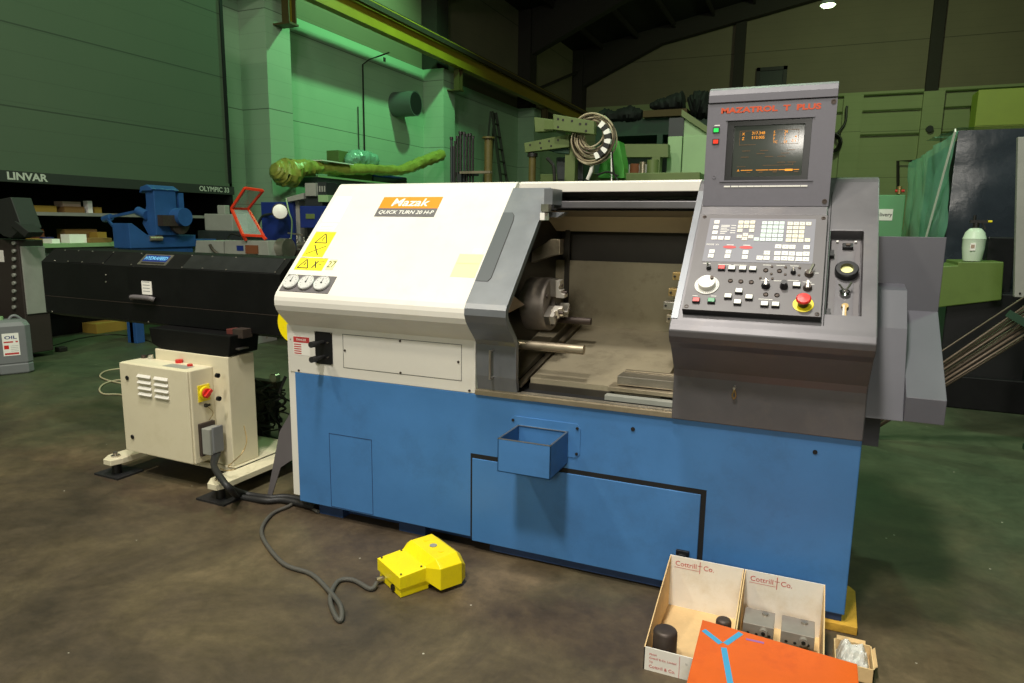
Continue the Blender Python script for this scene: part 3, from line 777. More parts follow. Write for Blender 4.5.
# hooks / key hanging on the lower console, hopper bin on the base
mb = MB(); mb.cyl((2.264, -.02, .965), (2.264, -.045, .965), .006, steel, 10)
mb.tube([(2.264, -.04, .965), (2.262, -.045, .95), (2.258, -.04, .935), (2.264, -.034, .92), (2.272, -.04, .935), (2.266, -.045, .96)], .003, brass, 6)
mb.build('hook', lathe)
mb = MB(); x0, x1, y0, z0, z1, w = 1.31, 1.557, -.232, .528, .677, .005
mb.box((x0, y0, z0), (x1, 0, z0+w), blue); mb.box((x0, y0, z0), (x0+w, 0, z1), blue); mb.box((x1-w, y0, z0), (x1, 0, z1), blue)
mb.box((x0, y0, z0), (x1, y0+w, z1), blue); mb.box((x0, -w, z0), (x1, 0, z1), blue)
for a, b in (((x0-.001, y0-.001), (x1+.001, y0+w+.003)), ((x0-.001, -w-.005), (x1+.001, -w+.002)), ((x0-.001, y0), (x0+w+.003, 0)), ((x1-w-.003, y0), (x1+.001, 0))):
    mb.box((a[0], a[1], z1), (b[0], b[1], z1+.003), steel)
mb.box((x0+w, y0+w, z0+w), (x1-w, -w, z0+.03), darkv)
mb.prism([(1.27, .58), (1.29, .56), (1.60, .56), (1.615, .58), (1.615, .70), (1.60, .72), (1.29, .72), (1.27, .70)], 'y', -.0035, 0, blue)
for x in (1.60, 1.285):
    for z in (.58, .70): mb.cyl((x, -.008, z), (x, -.003, z), .007, ink, 10)
mb.build('drip_bin', lathe, .001, label='open blue sheet metal bin')
# chip conveyor outlet on the right
mb = MB(); mb.prism([(.012, .89), (.055, .985), (.165, 1.222), (.29, 1.362), (.52, 1.40), (1.2, 1.40), (1.2, .885)], 'x', 2.742, 2.872, wgrey)
mb.prism([(0, .895), (0, .988), (.40, 1.272), (.40, 1.0), (.30, .895)], 'x', 2.872, 3.003, wgrey)
mb.box((2.742, .40, .95), (3.003, .418, 1.574), wgrey)
mb.box((2.76, .45, 1.0), (2.99, 1.2, 1.25), wgrey)
mb.build('conveyor_cover', lathe, .002)
# back body and a stub of coolant pipe under the cover
mb = MB(); mb.box((2.60, 1.0, .5), (2.9, 1.2, .9), wgrey); mb.tube([(2.742, .3, .86), (2.80, .28, .85), (2.86, .3, .84)], .014, rubber); mb.build_each('coolant_pipe', lathe)
# ================================================================ BAR FEEDER
bf = thing('bar_feeder', (-1.2, .4, 0), 'long black bar feeder on a cream pedestal, left of the blue lathe', 'bar feeder', rz=-.026)
mb = MB(); mb.prism([(.30, .935), (.30, 1.298), (.40, 1.385), (.66, 1.385), (.66, .90), (.40, .90)], 'x', -2.54, -.32, blackm)
mb.prism([(.33, .93), (.33, 1.27), (.42, 1.34), (.66, 1.34), (.66, .90), (.33, .90)], 'x', -.32, -.046, blackm)
mb.box((-2.54, .2985, 1.053), (-.05, .30, 1.056), dsteel)
mb.build('housing', bf, .004)
BM = frame((0, .3005, 1.2985), (1, 0, 0), (0, .10, .087))
mb = MB()
for a, b in ((-2.25, -1.88), (-1.13, -.36)): mb.box((a, .006, 0), (b, .126, .003), win_m if b > -1 else blackm, BM)
mb.build_each('lid_window', bf); mb = MB()
for x in (-2.4, -2.25, -2.1, -1.88, -1.6, -1.13, -.95, -.75, -.36):
    for t in (.012, .12): mb.cyl(BM @ Vector((x, t, .003)), BM @ Vector((x, t, .006)), .005, steel, 8)
mb.build_each('lid_rivet', bf)
mb = MB(); mb.box((-1.555, .02, 0), (-1.29, .118, .003), steel, BM); mb.box((-1.535, .05, .003), (-1.31, .108, .0035), bluebox, BM)
mb.text('HYDRAFEED', .042, BM @ T_(-1.423, .079, .004), mat('badge_blue_lettering', rgb(110, 180, 230), .4), sx=.9, bold=.001); mb.box((-1.53, .028, .003), (-1.31, .044, .0035), ink, BM)
mb.build('name_badge', bf)
p0, p1 = at(1, .3, 141, 281), at(1, .3, 152, 295)
mb = MB(); mb.box((p0.x, .296, p1.z), (p1.x, .3, p0.z), paper)
for k in range(4): mb.box((p0.x+.01, .2955, p1.z+.02+k*.02), (p1.x-.015, .296, p1.z+.024+k*.02), grey_l)
mb.build('notice_label', bf)
mb = MB(); p0 = at(1, .3, 133, 298); p1 = at(1, .3, 156, 300)
mb.tube([(p0.x, .285, p0.z), (p0.x+.03, .27, p0.z+.01), (p1.x-.03, .27, p0.z+.01), (p1.x, .285, p0.z)], .016, pgrey, 10)
mb.build('lid_handle', bf)
mb = MB()
for px, py in ((104, 275), (104, 282), (48, 312), (148, 322), (270, 337)): p = at(1, .3, px, py); mb.cyl((p.x, .296, p.z), (p.x, .30, p.z), .006, steel, 8)
mb.build_each('rivet', bf)
p = at(1, .25, 240, 334)
mb = MB(); mb.box((p.x-.07, .23, p.z-.03), (p.x-.02, .31, p.z+.03), mat('rust_red', rgb(90, 40, 34), .6)); mb.box((p.x-.02, .23, p.z-.02), (p.x+.06, .31, p.z+.035), dsteel)
mb.box((p.x+.0, .22, p.z-.09), (p.x+.035, .30, p.z-.08), steel); mb.build_each('pivot_bracket', bf, bevel=.002)
mb = MB(); p = at(1, .22, 151, 345)
mb.prism([(-1.30, .93), (-1.28, .83), (-1.2, .80), (-.70, .79), (-.62, .81), (-.60, .93)], 'y', .17, .40, blackm)
mb.build('saddle', bf, .006)
yd = at(1, .27, 296.5, 323)
mb = MB(); mb.cyl((yd.x, .27, yd.z), (yd.x, .30, yd.z), .115, safety, 36); mb.cyl((yd.x, .265, yd.z), (yd.x, .27, yd.z), .03, dsteel, 20)
mb.box((yd.x-.02, .30, yd.z-.1), (yd.x+.02, .5, .93), dsteel)
mb.build('belt_guard', bf, label='yellow round guard')
mb = MB(); mb.box((-1.25, .165, .12), (-.625, .37, .80), beige)
pe = mb.build('pedestal', bf, .005)
mb = MB()
for px, py in ((219.5, 375), (220.8, 398)): p = at(0, -.625, px, py); mb.cyl((-.625, p.y, p.z), (-.608, p.y, p.z), .014, black, 14)
mb.build_each('pedestal_bolt', bf)
mb = MB(); mb.box((-1.352, .0, .165), (-.752, .165, .735), beige)
ec = mb.build('electrical_cabinet', bf, .006, label='cream electrical cabinet with louvres')
mb = MB(); mb.box((-1.349, -.012, .170), (-.762, 0, .732), beige)
for (xa, xb) in ((at(1, -.012, 139.8, 383).x, at(1, -.012, 153.2, 383).x), (at(1, -.012, 157, 386).x, at(1, -.012, 171, 386).x)):
    for k in range(4):
        z = .665-k*.037
        mb.prism([(-.013, z+.014), (-.027, z-.004), (-.013, z-.010)], 'x', xa, xb, cream)
for px, py in ((128.5, 378), (133.8, 437)): p = at(1, -.012, px, py); mb.cyl((p.x, -.02, p.z), (p.x, -.012, p.z), .014, black, 14)
mb.build('door', ec, .003)
mb = MB(); p = at(0, -.752, 206.5, 392.5)
SX = frame((-.752, p.y, p.z), (0, 1, 0), (0, 0, 1))
mb.box((-.045, -.05, 0), (.04, .05, .006), yellow, SX); mb.lathe([(.04, .006), (.038, .018)], SX, yellow, 24)
mb.lathe([(.030, .018), (.028, .03)], SX, red, 24); mb.box((-.010, -.030, .03), (.010, .030, .045), red, SX @ Matrix.Rotation(-.9, 4, 'Z'))
mb.build('isolator_switch', ec, .001, label='yellow and red rotary isolator')
mb = MB(); p = at(0, -.752, 208, 405); SX = frame((-.752, p.y, p.z), (0, 1, 0), (0, 0, 1))
mb.lathe([(.012, 0), (.012, .012)], SX, black, 14); mb.box((-.02, -.005, .012), (.02, .008, .02), black, SX)
mb.tube([(-.73, p.y, p.z-.01), (-.725, p.y+.03, p.z-.05), (-.73, p.y, p.z-.09)], .002, brass, 5)
mb.build('key_lock', ec)
mb = MB(); p = at(0, -.70, 214, 439)
mb.box((-.752, .03, p.z-.10), (-.73, .14, p.z+.10), dsteel); mb.box((-.73, .035, p.z-.085), (-.665, .13, p.z+.075), lgrey); mb.box((-.665, .05, p.z-.075), (-.65, .125, p.z+.085), jerry)
mb.build('connector_box', ec, .004)
PCZ = p.z-.09
mb = MB()
for px, py, r, h, m in ((147.5, 356, .016, .018, dsteel), (159, 356, .017, .03, chrome), (181, 361, .022, .02, red), (192, 364.5, .016, .014, red)):
    q = at(2, .745, px, py); q.y = min(max(q.y, .02), .145); mb.cyl((q.x, q.y, .735), (q.x, q.y, .735+h), r, m, 18)
q = at(2, .735, 186, 365)
mb.box((q.x-.09, .03, .735), (q.x+.10, .10, .737), lgrey)
mb.build_each('push_button', ec)
for (xa, xb) in ((-1.50, -1.36), (-.60, -.46)):
    mb = MB(); mb.prism([(xa, -.03), (xa+.05, -.10), (xb-.02, -.10), (xb, -.03), (xb, .75), (xa, .75)], 'z', .085, .12, beige); mb.build('base_beam', bf, .003)
    mb = MB(); xc = (xa+xb)/2; mb.cyl((xc, -.03, .012), (xc, -.03, .085), .028, ink, 18); mb.cyl((xc, -.03, .12), (xc, -.03, .15), .014, steel, 12); mb.cyl((xc, -.03, .12), (xc, -.03, .13), .028, steel, 6)
    mb.build('levelling_foot', bf)
    mb = MB(); mb.box((xc-.12, -.10, 0), (xc+.10, .08, .012), rubber); mb.build('foot_pad', bf)
    mb = MB(); mb.cyl((xc, .65, 0), (xc, .65, .085), .03, ink, 14); mb.build('levelling_foot', bf)
mb = MB(); mb.box((-1.38, .15, .085), (-.58, .7, .12), beige); mb.build('base_plate', bf)
mb = MB()
mb.tube([at(1, .15, 247, 425), at(1, .12, 250, 440), at(1, .05, 246, 452), at(1, .02, 236, 462), at(1, .0, 232, 466), at(1, .03, 240, 468), at(1, 0, 230, 470), at(1, .03, 224, 468)], .003, brass, 5)
mb.build('loose_chain', bf)

# power cables from the cabinet to the lathe
for dx, dy in ((0, 0), (.045, -.035)):
    mb = MB()
    o_ = Vector((dx, dy, 0)); g_ = Vector((dx*.2, dy*1.3, 0))
    mb.tube([Vector((-.705+dx*.5, .085, PCZ)), at(1, -.03, 213.5, 464)+o_*.6, at(1, -.145, 220, 476)+o_*.6, at(1, -.17, 229, 487)+o_*.6, at(2, .021, 244, 493.5)+g_, at(2, .021, 270, 497.5)+g_, at(2, .021, 288, 497)+g_, Vector((.06, .10+dy*1.3, .021))], .0175, rubber, 12)
    mb.build('power_conduit', top=('thick black conduit curving from cabinet connector to the floor, ' + ('rear one of the pair' if dx == 0 else 'front one of the pair'), 'cable', 'power conduits'))
# steel gusset
mb = MB()
gp_ = [(291, 411), (279.5, 431), (266.5, 499), (271.5, 496), (280.5, 467), (295, 457)]
pts = [at(1, .06, x, y) for x, y in gp_]
zmin = min(p.z for p in pts)
mb.prism([(p.x, p.z-zmin+.002) for p in pts], 'y', .06, .066, pgrey)
mb.build('steel_bracket', top=('pointed grey steel bracket plate leaning at the lathe corner beside the pedestal', 'bracket'))
# air service unit with its black hoses
au = thing('air_service_unit', (-.42, .85, 0), 'dark air regulator with gauge and tangled black hoses between pedestal and lathe', 'air regulator')
mb = MB()
p = at(1, .85, 262, 400)
mb.cyl((p.x, .85, .05), (p.x, .85, p.z+.12), .05, ink, 16); mb.cyl((p.x+.11, .85, p.z-.15), (p.x+.11, .85, p.z+.08), .035, rubber, 14); mb.box((p.x-.1, .83, p.z+.1), (p.x+.16, .89, p.z+.15), dsteel)
mb.cyl((p.x-.1, .87, 0), (p.x-.1, .87, p.z+.12), .02, ink, 10)
mb.build('regulator_body', au)
mb = MB(); g_ = at(1, .80, 273, 378); mb.cyl((g_.x, .80, g_.z), (g_.x, .84, g_.z), .032, steel, 20); mb.cyl((g_.x, .797, g_.z), (g_.x, .80, g_.z), .027, paper, 20); mb.build('gauge', au)
random.seed(3)
mb = MB()
for k in range(11):
    pts = []
    for j in range(6):
        t = j/5; pts.append((p.x-.12+random.uniform(0, .40), .80+random.uniform(-.08, .10), max(.03, p.z+.14-t*(p.z+.02)+random.uniform(-.08, .08))))
    mb.tube(pts, random.choice((.006, .008, .011)), rubber, 6)
mb.build('air_hoses', au)

# ================================================================ FOOT PEDAL
pd = thing('foot_pedal', (.805, -.43, 0), 'bright yellow hooded foot pedal switch lying on the floor in front of the lathe', 'foot pedal', rz=math.atan2(-.5, .866), local=True); pd.scale = (.96, .96, .97)
# local x runs across the width, local y to the hood
mb = MB(); mb.prism([(.008, .008), (.218, .008), (.218, .16), (.008, .16)], 'z', 0, .045, safety); mb.box((.02, .15, 0), (.22, .27, .02), black)
mb.build('base', pd, .004, local=True).parent = pd
def loft(mb, rings, m):
    k = mb.mi(m); R = [[mb.bm.verts.new(v) for v in r] for r in rings]
    for a, b in zip(R, R[1:]):
        n = len(a)
        for i in range(n): mb.bm.faces.new([a[i], a[(i+1) % n], b[(i+1) % n], b[i]]).material_index = k
    mb.bm.faces.new(R[0]).material_index = k; mb.bm.faces.new(R[-1]).material_index = k
mb = MB()
def yz(x0, x1, y, zb, zt, c=.02): return [(x0, y, zb), (x0, y, zt-c*1.2), (x0+c*1.6, y, zt), (x1-c*1.6, y, zt), (x1, y, zt-c*1.2), (x1, y, zb)]
loft(mb, [yz(0, .226, 0, .045, .105, .002), yz(0, .226, .135, .045, .115, .004), yz(-.028, .295, .172, .018, .152, .026), yz(-.028, .295, .285, .018, .156, .03), yz(-.01, .275, .318, .03, .130, .03)], safety)
hd = mb.build('hood', pd, .004, local=True)
mb = MB()
for x, y in ((.016, .016), (.21, .016), (.016, .12), (.21, .12)): mb.cyl((x, y, .104), (x, y, .110+.07*y), .005, dsteel, 10)
mb.lathe([(.018, 0), (.018, .002), (.014, .002)], Matrix.Translation((.13, .23, .1545)), lgrey, 20)
for x in (.06, .20): mb.lathe([(.013, 0), (.013, .0015), (.009, .0015)], Matrix.Translation((x, .23, .1545)), safety, 16)
mb.cyl((.05, .008, .022), (.05, -.03, .022), .014, steel, 14); mb.cyl((.15, .008, .022), (.15, 0, .022), .016, black, 14)
mb.build_each('fitting', pd, local=True)
for o in list(pd.children): o.matrix_parent_inverse = Matrix.Identity(4)
fl = lambda x, y, z=.011: at(2, z, x, y)
mb = MB()
cab = [(.845, -.495, .022), fl(370.5, 589), fl(353, 580), fl(338, 581.5), fl(330, 598), fl(335.5, 616), fl(341, 620, .012), fl(340.5, 606, .03), fl(329, 591, .012), fl(311, 574), fl(284, 564), fl(265, 542), fl(262, 528), fl(272, 514), fl(287, 507), fl(300, 502)]
end = Vector((.10, .028, .012)); cab.append(end)
mb.tube(cab, .0105, cable_g, 10)
mb.build('pedal_cable', top=('grey armoured cable looping over the floor from yellow foot pedal to lathe', 'cable'))

# ================================================================ CARTONS
def carton(x0, x1, n, lab):
    t = thing('display_carton', ((x0+x1)/2, -.33, 0), lab, 'carton', 'white printed display cartons')
    yb, yf, w = -.095, -.57, .004; h, hf = .232, .090
    mb = MB()
    mb.box((x0, yb-w, 0), (x1, yb, h), card_w)
    mb.build('back_panel', t)
    mb = MB(); mb.box((x0, yf, 0), (x1, yf+w, hf), card_w); 
    FM = frame((x0, yf-.0005, 0), (1, 0, 0), (0, 0, 1))
    mb.text('FROM', .010, FM @ T_(.02, .066, 0), redp, align='LEFT', ext=.0002); mb.text('Cottrill & Co. Limited', .011, FM @ T_(.02, .052, 0), redp, align='LEFT', ext=.0002)
    mb.text('TO', .010, FM @ T_(.02, .036, 0), redp, align='LEFT', ext=.0002); mb.text('Cottrill & Co.', .017, FM @ T_(.02, .018, 0), redp, align='LEFT', ext=.0002)
    mb.box((.128, .0, 0), (.1295, .085, .0003), redp, FM); mb.text('L:', .010, FM @ T_(.15, .062, 0), ink, align='LEFT', ext=.0002)
    mb.build('front_panel', t)
    side = [(yb, 0), (yb, h), (yb-.02, h-.004), (-.39, .147), (yf+.02, hf+.006), (yf, hf), (yf, 0)]
    for xa in (x0, x1-w):
        mb = MB(); mb.prism(side, 'x', xa, xa+w, card); mb.build('side_panel', t)
    mb = MB(); mb.box((x0+w, yf+w, 0), (x1-w, yb-w, .006), card); mb.build('floor_panel', t)
    mb = MB(); BMx = frame((0, yb-w-.0005, 0), (1, 0, 0), (0, 0, 1))
    cx = x0+.11
    mb.text('Cottrill', .030, BMx @ T_(cx-.043, .200, 0), redp, ext=.0002); mb.text('Co.', .030, BMx @ T_(cx+.050, .200, 0), redp, ext=.0002)
    mb.box((cx+.013, .172, 0), (cx+.0155, .225, .0003), redp, BMx); mb.box((cx+.005, .205, 0), (cx+.024, .2068, .0003), redp, BMx)
    mb.box((cx-.09, .182, 0), (cx+.01, .1835, .0003), redp, BMx)
    mb.build('printed_logo', t)
blk_b = mat('brown_oxide_steel', rgb(124, 98, 68), .5, metal=.2)
blk_t = mat('ground_grey_steel', rgb(150, 142, 132), .45, metal=.3, var=.1, vscale=20)
carton(2.058, 2.356, 0, 'left open white display carton on the floor, holding round steel stock')
carton(2.359, 2.657, 1, 'right open white display carton on the floor, holding two steel tool blocks')
def slug(x, y, r, h, lab):
    mb = MB(); mb.lathe([(r-.004, 0), (r, .004), (r, h-.012), (r-.004, h-.004), (r-.012, h), (.001, h)], Matrix.Translation((x, y, .0062)), dsteel, 32)
    mb.build('steel_slug', top=(lab, 'metal round', 'round steel stock in the carton'))
slug(2.120, -.50, .044, .130, 'large dark steel round standing in the left carton by its front wall')
slug(2.308, -.318, .029, .118, 'small dark steel round standing in the left carton beside the divider')
def toolblock(x0, x1, lab):
    t = thing('tool_block', ((x0+x1)/2, -.26, .0062), lab, 'tool holder', 'steel tool blocks in the carton')
    mb = MB(); mb.box((x0, -.335, .0062), (x1, -.22, .088), blk_b); mb.box((x0, -.335, .088), (x1, -.22, .138), blk_t)
    for dx, dz in ((.02, .100), (.05, .100), (.095, .102)): mb.cyl((x0+dx, -.3365, dz), (x0+dx, -.333, dz), .006, ink, 10)
    mb.build('block', t, .003)
    mb = MB(); xc = x0+(x1-x0)*.68; mb.cyl((xc, -.352, .118), (xc, -.33, .118), .015, blk_t, 16); mb.cyl((xc, -.354, .118), (xc, -.351, .118), .008, ink, 6)
    mb.cyl((xc, -.25, .138), (xc, -.25, .146), .012, steel, 14); mb.build_each('clamp_screw', t)
    mb = MB(); mb.cyl((xc-.002, -.337, .07), (xc-.002, -.36, .05), .008, dsteel, 10); mb.build('lever', t)
toolblock(2.378, 2.487, 'grey steel tool block in the right carton, next to the divider')
toolblock(2.512, 2.627, 'grey steel tool block in the right carton, next to its outer side wall')
# orange cover lying on the cartons
oc = thing('orange_cover', (2.50, -.66, .092), 'flat orange painted steel cover with blue tape lines lying over the cartons', 'metal cover')
oA = at(2, .158, 702.5, 619.6); oB = at(2, .158, 857.3, 664)
OCM = frame(oA, oB-oA, Vector((0, .58, .052)))
oW = (oB-oA).length
mb = MB(); mb.box((0, -.58, -.008), (oW, 0, 0), orange_p, OCM); mb.box((0, -.58, -.02), (.006, 0, -.008), orange_p, OCM); mb.box((oW-.006, -.58, -.02), (oW, 0, -.008), orange_p, OCM)
mb.build('sheet', oc, .002)
def onsheet(x, y):
    v = FW + RT*((x-512)/FPX) + UP*((341.5-y)/FPX); n_ = OCM.to_3x3() @ Vector((0, 0, 1)); o_ = OCM @ Vector((0, 0, .0006))
    return CAM + v*((o_-CAM).dot(n_)/v.dot(n_))
onz = OCM.to_3x3() @ Vector((0, 0, 1))
mb = MB()
tz = .1263
c_ = onsheet(723.3, 645.4)
for px, py in ((703.5, 630), (741, 633), (731.5, 690)):
    q = onsheet(px, py); d = (q-c_).normalized(); mb.bar(c_+d*.012, q, .020, .0006, tape, up=onz)
a = onsheet(746, 639); b = onsheet(764, 643); mb.bar(a, b, .010, .0005, violet, up=onz)
mb.build('tape_strips', oc)
mb = MB(); x0, x1, y0, y1 = 2.42, 2.842, -1.0, -.60
mb.box((x0, y0, 0), (x1, y1, .085), card_w); mb.box((x0, (y0+y1)/2-.001, .085), (x1, (y0+y1)/2+.001, .0852), card)
mb.build('flat_carton', bevel=.002, top=('low closed white carton under the front of the orange cover', 'carton'))
# small open box with clear packaging
bx = thing('small_box', (2.765, -.24, 0), 'small open brown cardboard box on the floor right of the cartons', 'box')
x0, x1, y0, y1, h, w = 2.70, 2.828, -.325, -.165, .06, .004
mb = MB(); mb.box((x0, y0, 0), (x1, y1, w), card)
for a, b in (((x0, y0), (x1, y0+w)), ((x0, y1-w), (x1, y1)), ((x0, y0), (x0+w, y1)), ((x1-w, y0), (x1, y1))): mb.box((a[0], a[1], 0), (b[0], b[1], h), card)
mb.build('tray', bx)
mb = MB()
mb.prism([(x1, h-.004), (x1+.010, h+.008), (x1+.011, h+.004), (x1, h-.008)], 'y', y0+.02, y1-.02, card); mb.prism([(y1, h-.004), (y1+.008, h+.010), (y1+.011, h+.008), (y1, h-.008)], 'x', x0+.01, x1-.02, card)
mb.build_each('flap', bx)
random.seed(5)
cling = mat('clear_plastic_bag', rgb(220, 220, 214), .12, alpha=.75, bump=1.0, bscale=30)
bm_ = MB(); 
vs, fs = [], []
n = 9
for j in range(n+1):
    for i in range(n+1):
        u, v = i/n, j/n; e = 1-max(abs(2*u-1), abs(2*v-1))**4
        vs.append((x0+.01+u*(x1-x0-.02), y0+.01+v*(y1-y0-.02), .02+e*(.062+random.uniform(-.014, .016))))
for j in range(n):
    for i in range(n): a = j*(n+1)+i; fs.append((a, a+1, a+n+2, a+n+1))
base_ = len(vs)
bm_.add(vs, fs, cling); bm_.box((x0+.012, y0+.012, .0045), (x1-.012, y1-.012, .012), cling)
bm_.build('plastic_bag', top=('crumpled clear plastic bag stuffed inside the small cardboard box', 'plastic bag'))
mb = MB(); mb.prism([(2.60, -.012), (2.792, -.012), (2.80, .30), (2.775, .34), (2.60, .34)], 'z', 0, .036, wood_y)
mb.build('wooden_block', bevel=.003, top=('yellow wooden board under the right corner of the blue lathe base', 'wooden board'))
mb = MB(); p = at(1, -.3, 683, 554)
q = at(1, 0, 684, 556)

# ================================================================ JERRYCAN, FLOOR CABLES
A = at(2, 0, 0, 376); Bq = at(2, 0, 33, 372.5); d = (Bq-A); ang = math.atan2(d.y, d.x); Lc = d.length
jc = thing('jerrycan', tuple(A), 'grey plastic jerrycan with a white printed label standing on the floor at left', 'jerrycan', rz=ang, local=True)
Hc = at(1, A.y+.1, 18, 322).z
mb = MB(); Wd = .26; x0, x1 = -.04, Lc+.02
def ring(z, i, c=.05): 
    a, b, e, f = x0+i, x1-i, i, Wd-i
    return [(a+c, e, z), (b-c, e, z), (b, e+c, z), (b, f-c, z), (b-c, f, z), (a+c, f, z), (a, f-c, z), (a, e+c, z)]
loft(mb, [ring(0, .012), ring(.015, 0), ring(.10, 0), ring(.105, .006), ring(.115, .006), ring(.12, 0), ring(Hc-.06, 0), ring(Hc-.02, .02), ring(Hc, .06)], jerry)
mb.build('body', jc, .006, local=True)
mb = MB(); mb.cyl((x0+.1, Wd/2, Hc), (x0+.1, Wd/2, Hc+.035), .03, lgreen, 20); mb.build('cap', jc, local=True)
mb = MB(); mb.tube([(x0+.17, Wd/2, Hc-.01), (x0+.2, Wd/2, Hc+.03), (x1-.1, Wd/2, Hc+.03), (x1-.05, Wd/2, Hc-.02)], .014, jerry, 8); mb.build('handle', jc, local=True)
mb = MB(); LM = frame((0, -.001, 0), (1, 0, 0), (0, 0, 1)); lx0, lx1, lz0, lz1 = .05, Lc-.09, .20, Hc-.13
mb.box((lx0, lz0, 0), (lx1, lz1, .001), paper, LM)
mb.text('OIL', .045, LM @ T_((lx0+lx1)/2, lz1-.045, .0012), bluebox, sx=1.5, ext=.0002, bold=.001); mb.box((lx0+.01, lz0+.07, .001), (lx0+.05, lz0+.11, .0014), red, LM)
mb.box((lx0+.01, lz0+.135, .001), (lx0+.09, lz0+.15, .0014), redp, LM); mb.box((lx0+.11, lz0+.135, .001), (lx1-.01, lz0+.15, .0014), redp, LM); mb.box((lx0+.01, lz0+.01, .001), (lx1-.01, lz0+.03, .0014), redp, LM)
for k in range(4): mb.box((lx0+.065, lz0+.045+k*.018, .001), (lx1-.01, lz0+.048+k*.018, .0013), grey_l, LM)
mb.build('label', jc, local=True)
mb = MB(); mb.tube([fl(140, 405, .009), fl(122, 395, .009), fl(104, 394, .009), fl(99.5, 389, .009), fl(106, 383, .009), fl(122, 380, .009), fl(140, 386, .009), fl(160, 384, .009)], .008, hose_m, 7)
mb.tube([fl(122, 383.5, .009), fl(107, 380, .012), fl(100, 376, .009), fl(106, 371, .009), fl(121, 368.5, .009), fl(150, 366, .009)], .008, hose_m, 7)
mb.build('air_hose', top=('thin tan hose looped on the green floor left of the cabinet', 'hose'))
mb = MB(); mb.tube([fl(20, 349, .008), fl(50, 346, .008), fl(82, 338, .008), fl(112, 334.5, .008), fl(140, 338, .008), fl(170, 350, .008)], .006, ink, 6)
mb.build('thin_cable', top=('thin black cable running across the far green floor behind bar feeder', 'cable'))
# ================================================================ ROOM
XW, YB = -8.7, 31.0
XR, YF = 21.5, -9.0
def roof_z(x): return 9.9+(min(x, 6.4)-XW)*.19-(max(x-6.4, 0))*.19
mb = MB(); mb.box((XW-.3, YF-.3, -.2), (XR+.3, YB+.3, 0), floor_m); mb.build('floor', kind='structure')
mb = MB(); mb.box((XW-.3, YF, 0), (XW, YB, 6.2), wall_low); mb.box((XW-.3, YF, 6.2), (XW-.05, YB, 10.1), wall_up)
for k in range(-2, 5):
    y = 8.72+k*7.42
    if y < YB-1: mb.box((XW, y, 0), (-8.0, y+.72, 6.2), wall_low)
mb.build('wall_left', kind='structure')
mb = MB(); mb.box((XW-.3, YB, 0), (XR+.3, YB+.3, 7.35), wall_low if False else wall_back)
mb.prism([(XW-.3, 7.35), (XR+.3, 7.35), (XR+.3, 10), (6.4, 12.9), (XW-.3, 10)], 'y', YB+.05, YB+.3, wall_up)
for x in (-1.25, 3.3, 6.25, 10.5):
    mb.box((x, YB-.28, 0), (x+.75, YB, 7.2), wall_back)
mb.build('wall_back', kind='structure')
mb = MB(); mb.box((XR, YF, 0), (XR+.3, YB, 10.1), wall_low); mb.build('wall_right', kind='structure')
mb = MB(); mb.prism([(XW-.3, 0), (XR+.3, 0), (XR+.3, 10), (6.4, 12.9), (XW-.3, 10)], 'y', YF-.3, YF, wall_low); mb.build('wall_front', kind='structure')
mb = MB()
mb.prism([(XW-.3, roof_z(XW-.3)), (6.4, roof_z(6.4)), (XR+.3, roof_z(XR+.3)), (XR+.3, roof_z(XR)+.15), (6.4, roof_z(6.4)+.15), (XW-.3, roof_z(XW)+.15)], 'y', YF-.3, YB+.3, roof_m)
mb.build('ceiling', kind='structure')
# portal frames: columns on the piers and haunched rafters
for k in range(-1, 4):
    y = 8.72+k*7.42+.36
    y = min(y, YB-.35)
    mb = MB()
    for dy in (-.30, .30): mb.box((XW-.03, y+dy-.02, 6.0), (-8.25, y+dy+.02, roof_z(-8.5)), steel_col) if False else None
    mb.box((XW-.04, y-.36, 6.2), (-8.22, y+.36, roof_z(-8.6)-.02), steel_col)
    H = lambda x: roof_z(x)-.03
    mb.prism([(-8.66, H(-8.66)), (6.4, H(6.4)), (6.4, H(6.4)-.75), (-4.5, H(-4.5)-.75), (-8.22, H(-8.22)-1.7), (-8.66, H(-8.66)-1.7)], 'y', y-.2, y+.2, steel_col)
    mb.prism([(XR-.06, H(XR-.06)), (6.4, H(6.4)), (6.4, H(6.4)-.75), (17, H(17)-.75), (XR-.06, H(XR)-1.7)], 'y', y-.2, y+.2, steel_col)
    mb.build('trim_%d' % (k+2), kind='structure')
mb = MB()
for j in range(9):
    x = -7.4+j*1.7; mb.box((x, YF, roof_z(x)-.28), (x+.09, YB, roof_z(x)-.04), steel_col)
mb.build('trim_6', kind='structure')
mb = MB()
for x in (-1.1, 6.5): mb.box((x-.22, YB-.25, 7.2), (x+.22, YB+.04, roof_z(x)), steel_col)
mb.build('trim_7', kind='structure')
mb = MB(); mb.box((XW-.04, 14, 6.0), (XW+.02, 14.1, 6.1), steel_col)
mb.bar((-8.5, 24.5, 7.0), (-8.5, 30.6, 9.0), .1, .1, steel_col); mb.build('trim_8', kind='structure')

